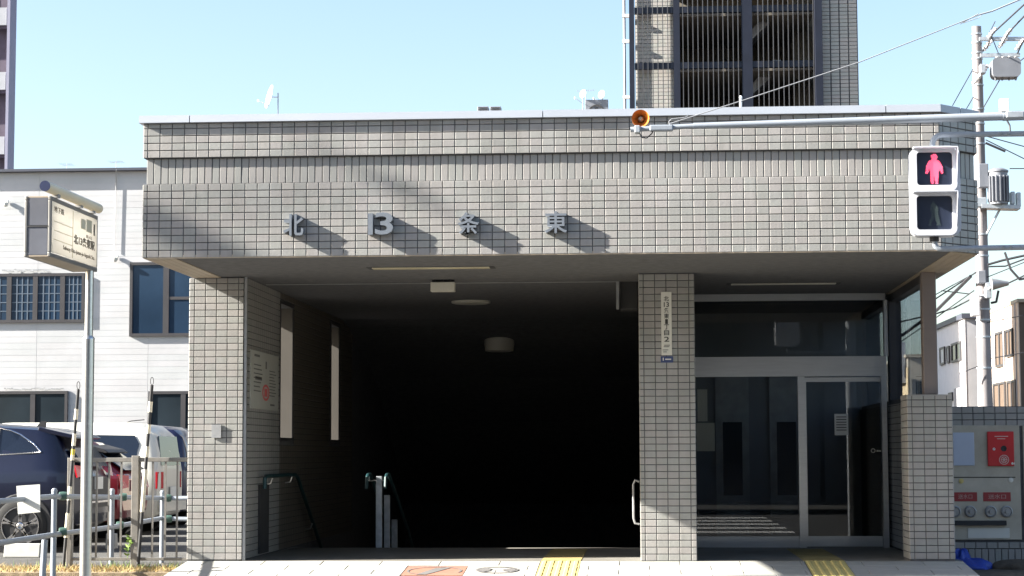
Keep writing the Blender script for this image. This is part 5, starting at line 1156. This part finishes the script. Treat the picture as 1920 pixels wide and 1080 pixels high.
# ================================================================== HOUSES, RIGHT BEHIND
YH = 45.0
h1 = thing('house', 'white house with dark roof edge and grey shaded side left of the utility pole', 'house', (X_(1815, YH)+2, YH+3, -.5)); xa = X_(1815, YH); yb = YH+6.2; zt = Z_(597, YH, 1815)
m = MB(); m.box(xa, xa+7, YH+.01, yb, -.5, zt); m.build('wall', M['housegrey'], h1); m = MB(); m.box(xa-.03, xa, YH, yb, -.5, zt-.002); m.build('side_wall', M['house'], h1)  # grey of the street face carries its shade; the sunlit side stays white
m = MB(); m.box(xa-.12, xa+7.1, YH-.1, yb+.1, zt, zt+.16); m.build('roof', M['capdark'], h1)
def ynear(px, X0):
    lo, hi = 20., 120.
    for _ in range(60):
        mid = (lo+hi)/2
        if CAM_px(X0, mid) > px: lo = mid
        else: hi = mid
    return lo
def side_win(e, X0, px0, px1, py0, py1, mat, nsplit=0, fr='bronze'):
    yn = ynear(px1, X0); yf = ynear(px0, X0); z1 = z_on(py0, X0, (yn+yf)/2); z0 = z_on(py1, X0, (yn+yf)/2); f_ = .07
    m = MB(); m.box(X0-.06, X0-.001, yn, yf, z0, z0+f_); m.box(X0-.06, X0-.001, yn, yf, z1-f_, z1); m.box(X0-.06, X0-.001, yn, yn+f_*1.6, z0+f_, z1-f_); m.box(X0-.06, X0-.001, yf-f_*1.6, yf, z0+f_, z1-f_)
    for k in range(nsplit): y = yn+(yf-yn)*(k+1)/(nsplit+1); m.box(X0-.06, X0-.001, y-f_, y+f_, z0+f_, z1-f_)
    w_ = m.build('window', M[fr], e); m = MB(); m.box(X0-.03, X0-.002, yn+.01, yf-.01, z0+.01, z1-.01); m.build('pane', mat, w_)
M['palepane'] = pm('pale_blind_pane', (.55, .56, .58), .4, var=.1)
for q in ((1768, 1777, 651, 684, 0), (1781, 1786, 649, 681, 0), (1790, 1808, 642, 678, 1), (1783, 1790, 736, 752, 0)): side_win(h1, xa-.03, *q[:4], M['palepane'] if q[1] < 1788 else M['darkpane'], q[4])
yn = ynear(1813, xa); m = MB(); m.box(xa-.16, xa-.04, YH+.3, YH+1.6, -.5, z_on(728, xa, YH+1)); m.build('porch', M['housegrey'], h1)
YH2 = 38.0
h2 = thing('house', 'beige house with barred brown windows at the right edge behind the utility pole', 'house', (X_(1917, YH2)+2, YH2+3, -.5)); xa = X_(1917, YH2); zt = Z_(567, YH2, 1917)
m = MB(); m.box(xa, xa+7, YH2+.01, YH2+5.6, -.5, zt); m.build('wall', M['housebrown'], h2); m = MB(); m.box(xa-.03, xa, YH2, YH2+5.6, -.5, zt-.002); m.build('side_wall', M['housebeige'], h2)
m = MB(); m.box(xa-.06, xa+7.2, YH2-.1, YH2+5.7, zt, zt+.10); m.build('roof', M['trim'], h2)
for q in ((1873, 1889, 622, 688), (1893, 1906, 617, 669), (1868, 1890, 717, 772), (1894, 1910, 713, 768)): side_win(h2, xa-.03, *q, M['housebrown'], 1)
m = MB()
for px_ in (1866, 1891, 1914): y = ynear(px_, xa); m.cyl((xa-.07, y, -.5), (xa-.07, y, zt), .02, n=6)
m.build('pipe', M['flatlight'], h2)
YH3 = 60.0
h3 = thing('house', 'tan flat roofed building seen through the side glass beside the column', 'house', (X_(1705, YH3)+3, YH3+4, -.5)); xa = X_(1706, YH3); zt = Z_(670, YH3, 1706)
m = MB(); m.box(xa, X_(1764, YH3), YH3+.01, YH3+9, -.5, zt); m.build('wall', M['trim'], h3); m = MB(); m.box(xa-.03, xa, YH3, YH3+3.0, -.5, zt-.4); m.build('side_wall', M['housetan'], h3); m = MB(); m.box(xa-.1, X_(1764, YH3)+.1, YH3-.1, YH3+9.1, zt, zt+.12); m.build('roof', M['trim'], h3)
side_win(h3, xa-.03, 1697, 1702, 686, 708, M['darkpane'], 0)
m = MB(); m.box(X_(1694, YH3), X_(1704, YH3), YH3+.5, YH3+2, zt-1, Z_(640, YH3, 1700)); m.build('roof_tower', M['housegrey'], h3)
for i in range(3): x = X_(1712+i*16, YH3); m = MB(); m.box(x, x+.2, YH3-.03, YH3+.005, 3.0, 4.0); m.build('window', M['darkpane'], h3)

# ================================================================== OPPOSITE SIDE OF THE STREET (seen only in reflections)
random.seed(5)
xx = -26
for i, (wd, hh, mt, lab) in enumerate(((13, 9, 'oppo', 'dark three storey street front across the road, left'), (11, 12, 'oppolight', 'pale four storey street front across the road behind the crosswalk'), (12, 8, 'oppo', 'low dark street front across the road'), (14, 14, 'oppo', 'tall dark street front across the road, right'))):
    e = thing('street_front', lab, 'building', (xx+wd/2, -34, -.5)); m = MB(); m.box(xx, xx+wd-.15, -46, -34, -.5, hh); m.build('wall', M[mt], e)
    for fl in range(int(hh//3)):
        for k in range(int(wd//2.6)): x = xx+.8+k*2.5; m = MB(); m.box(x, x+1.3, -34, -33.96, .8+fl*2.9, 2.2+fl*2.9); m.build('window', M['darkpane'], e)
    m = MB(); m.box(xx, xx+wd-.15, -34.01, -33.8, hh, hh+.2); m.build('parapet', M['housegrey'], e); xx += wd
sheet('far_sidewalk', [(-200, 200, -33.9, -26.0, -.36)], M['lotasphalt'])

# ================================================================== STREET POLE OUT OF FRAME, LEFT (unseen, added so its top shades the fascia)
lp_ = thing('street_pole', 'added unseen pole whose top shades the fascia, beyond the left edge', 'utility pole', (-20.0, -5.8, -.34))
m = MB(); m.cyl((-20.05, -5.75, -.34), (-20.05, -5.75, 13.0), .18, .11, n=16); m.build('shaft', M['concpole'], lp_, smooth=40)
m = MB(); m.box(-19.95, -19.6, -5.90, -5.60, 13.22, 13.38); m.build('switch_box', M['transf'], lp_)  # box added to cast the lower left soft band on the fascia
m = MB(); m.cyl((-20.05, -5.75, 12.9), (-20.05, -5.75, 13.6), .04, n=8); m.cyl((-20.05, -5.75, 13.55), (-18.3, -5.78, 14.06), .025, n=8); m.build('lamp_arm', M['galv'], lp_)
m = MB(); m.box(-18.5, -18.2, -5.90, -5.74, 14.00, 14.05); m.build('shading_head', M['steel_dull'], lp_, bevel=.03)  # head sized and set to cast the upper soft band on the fascia
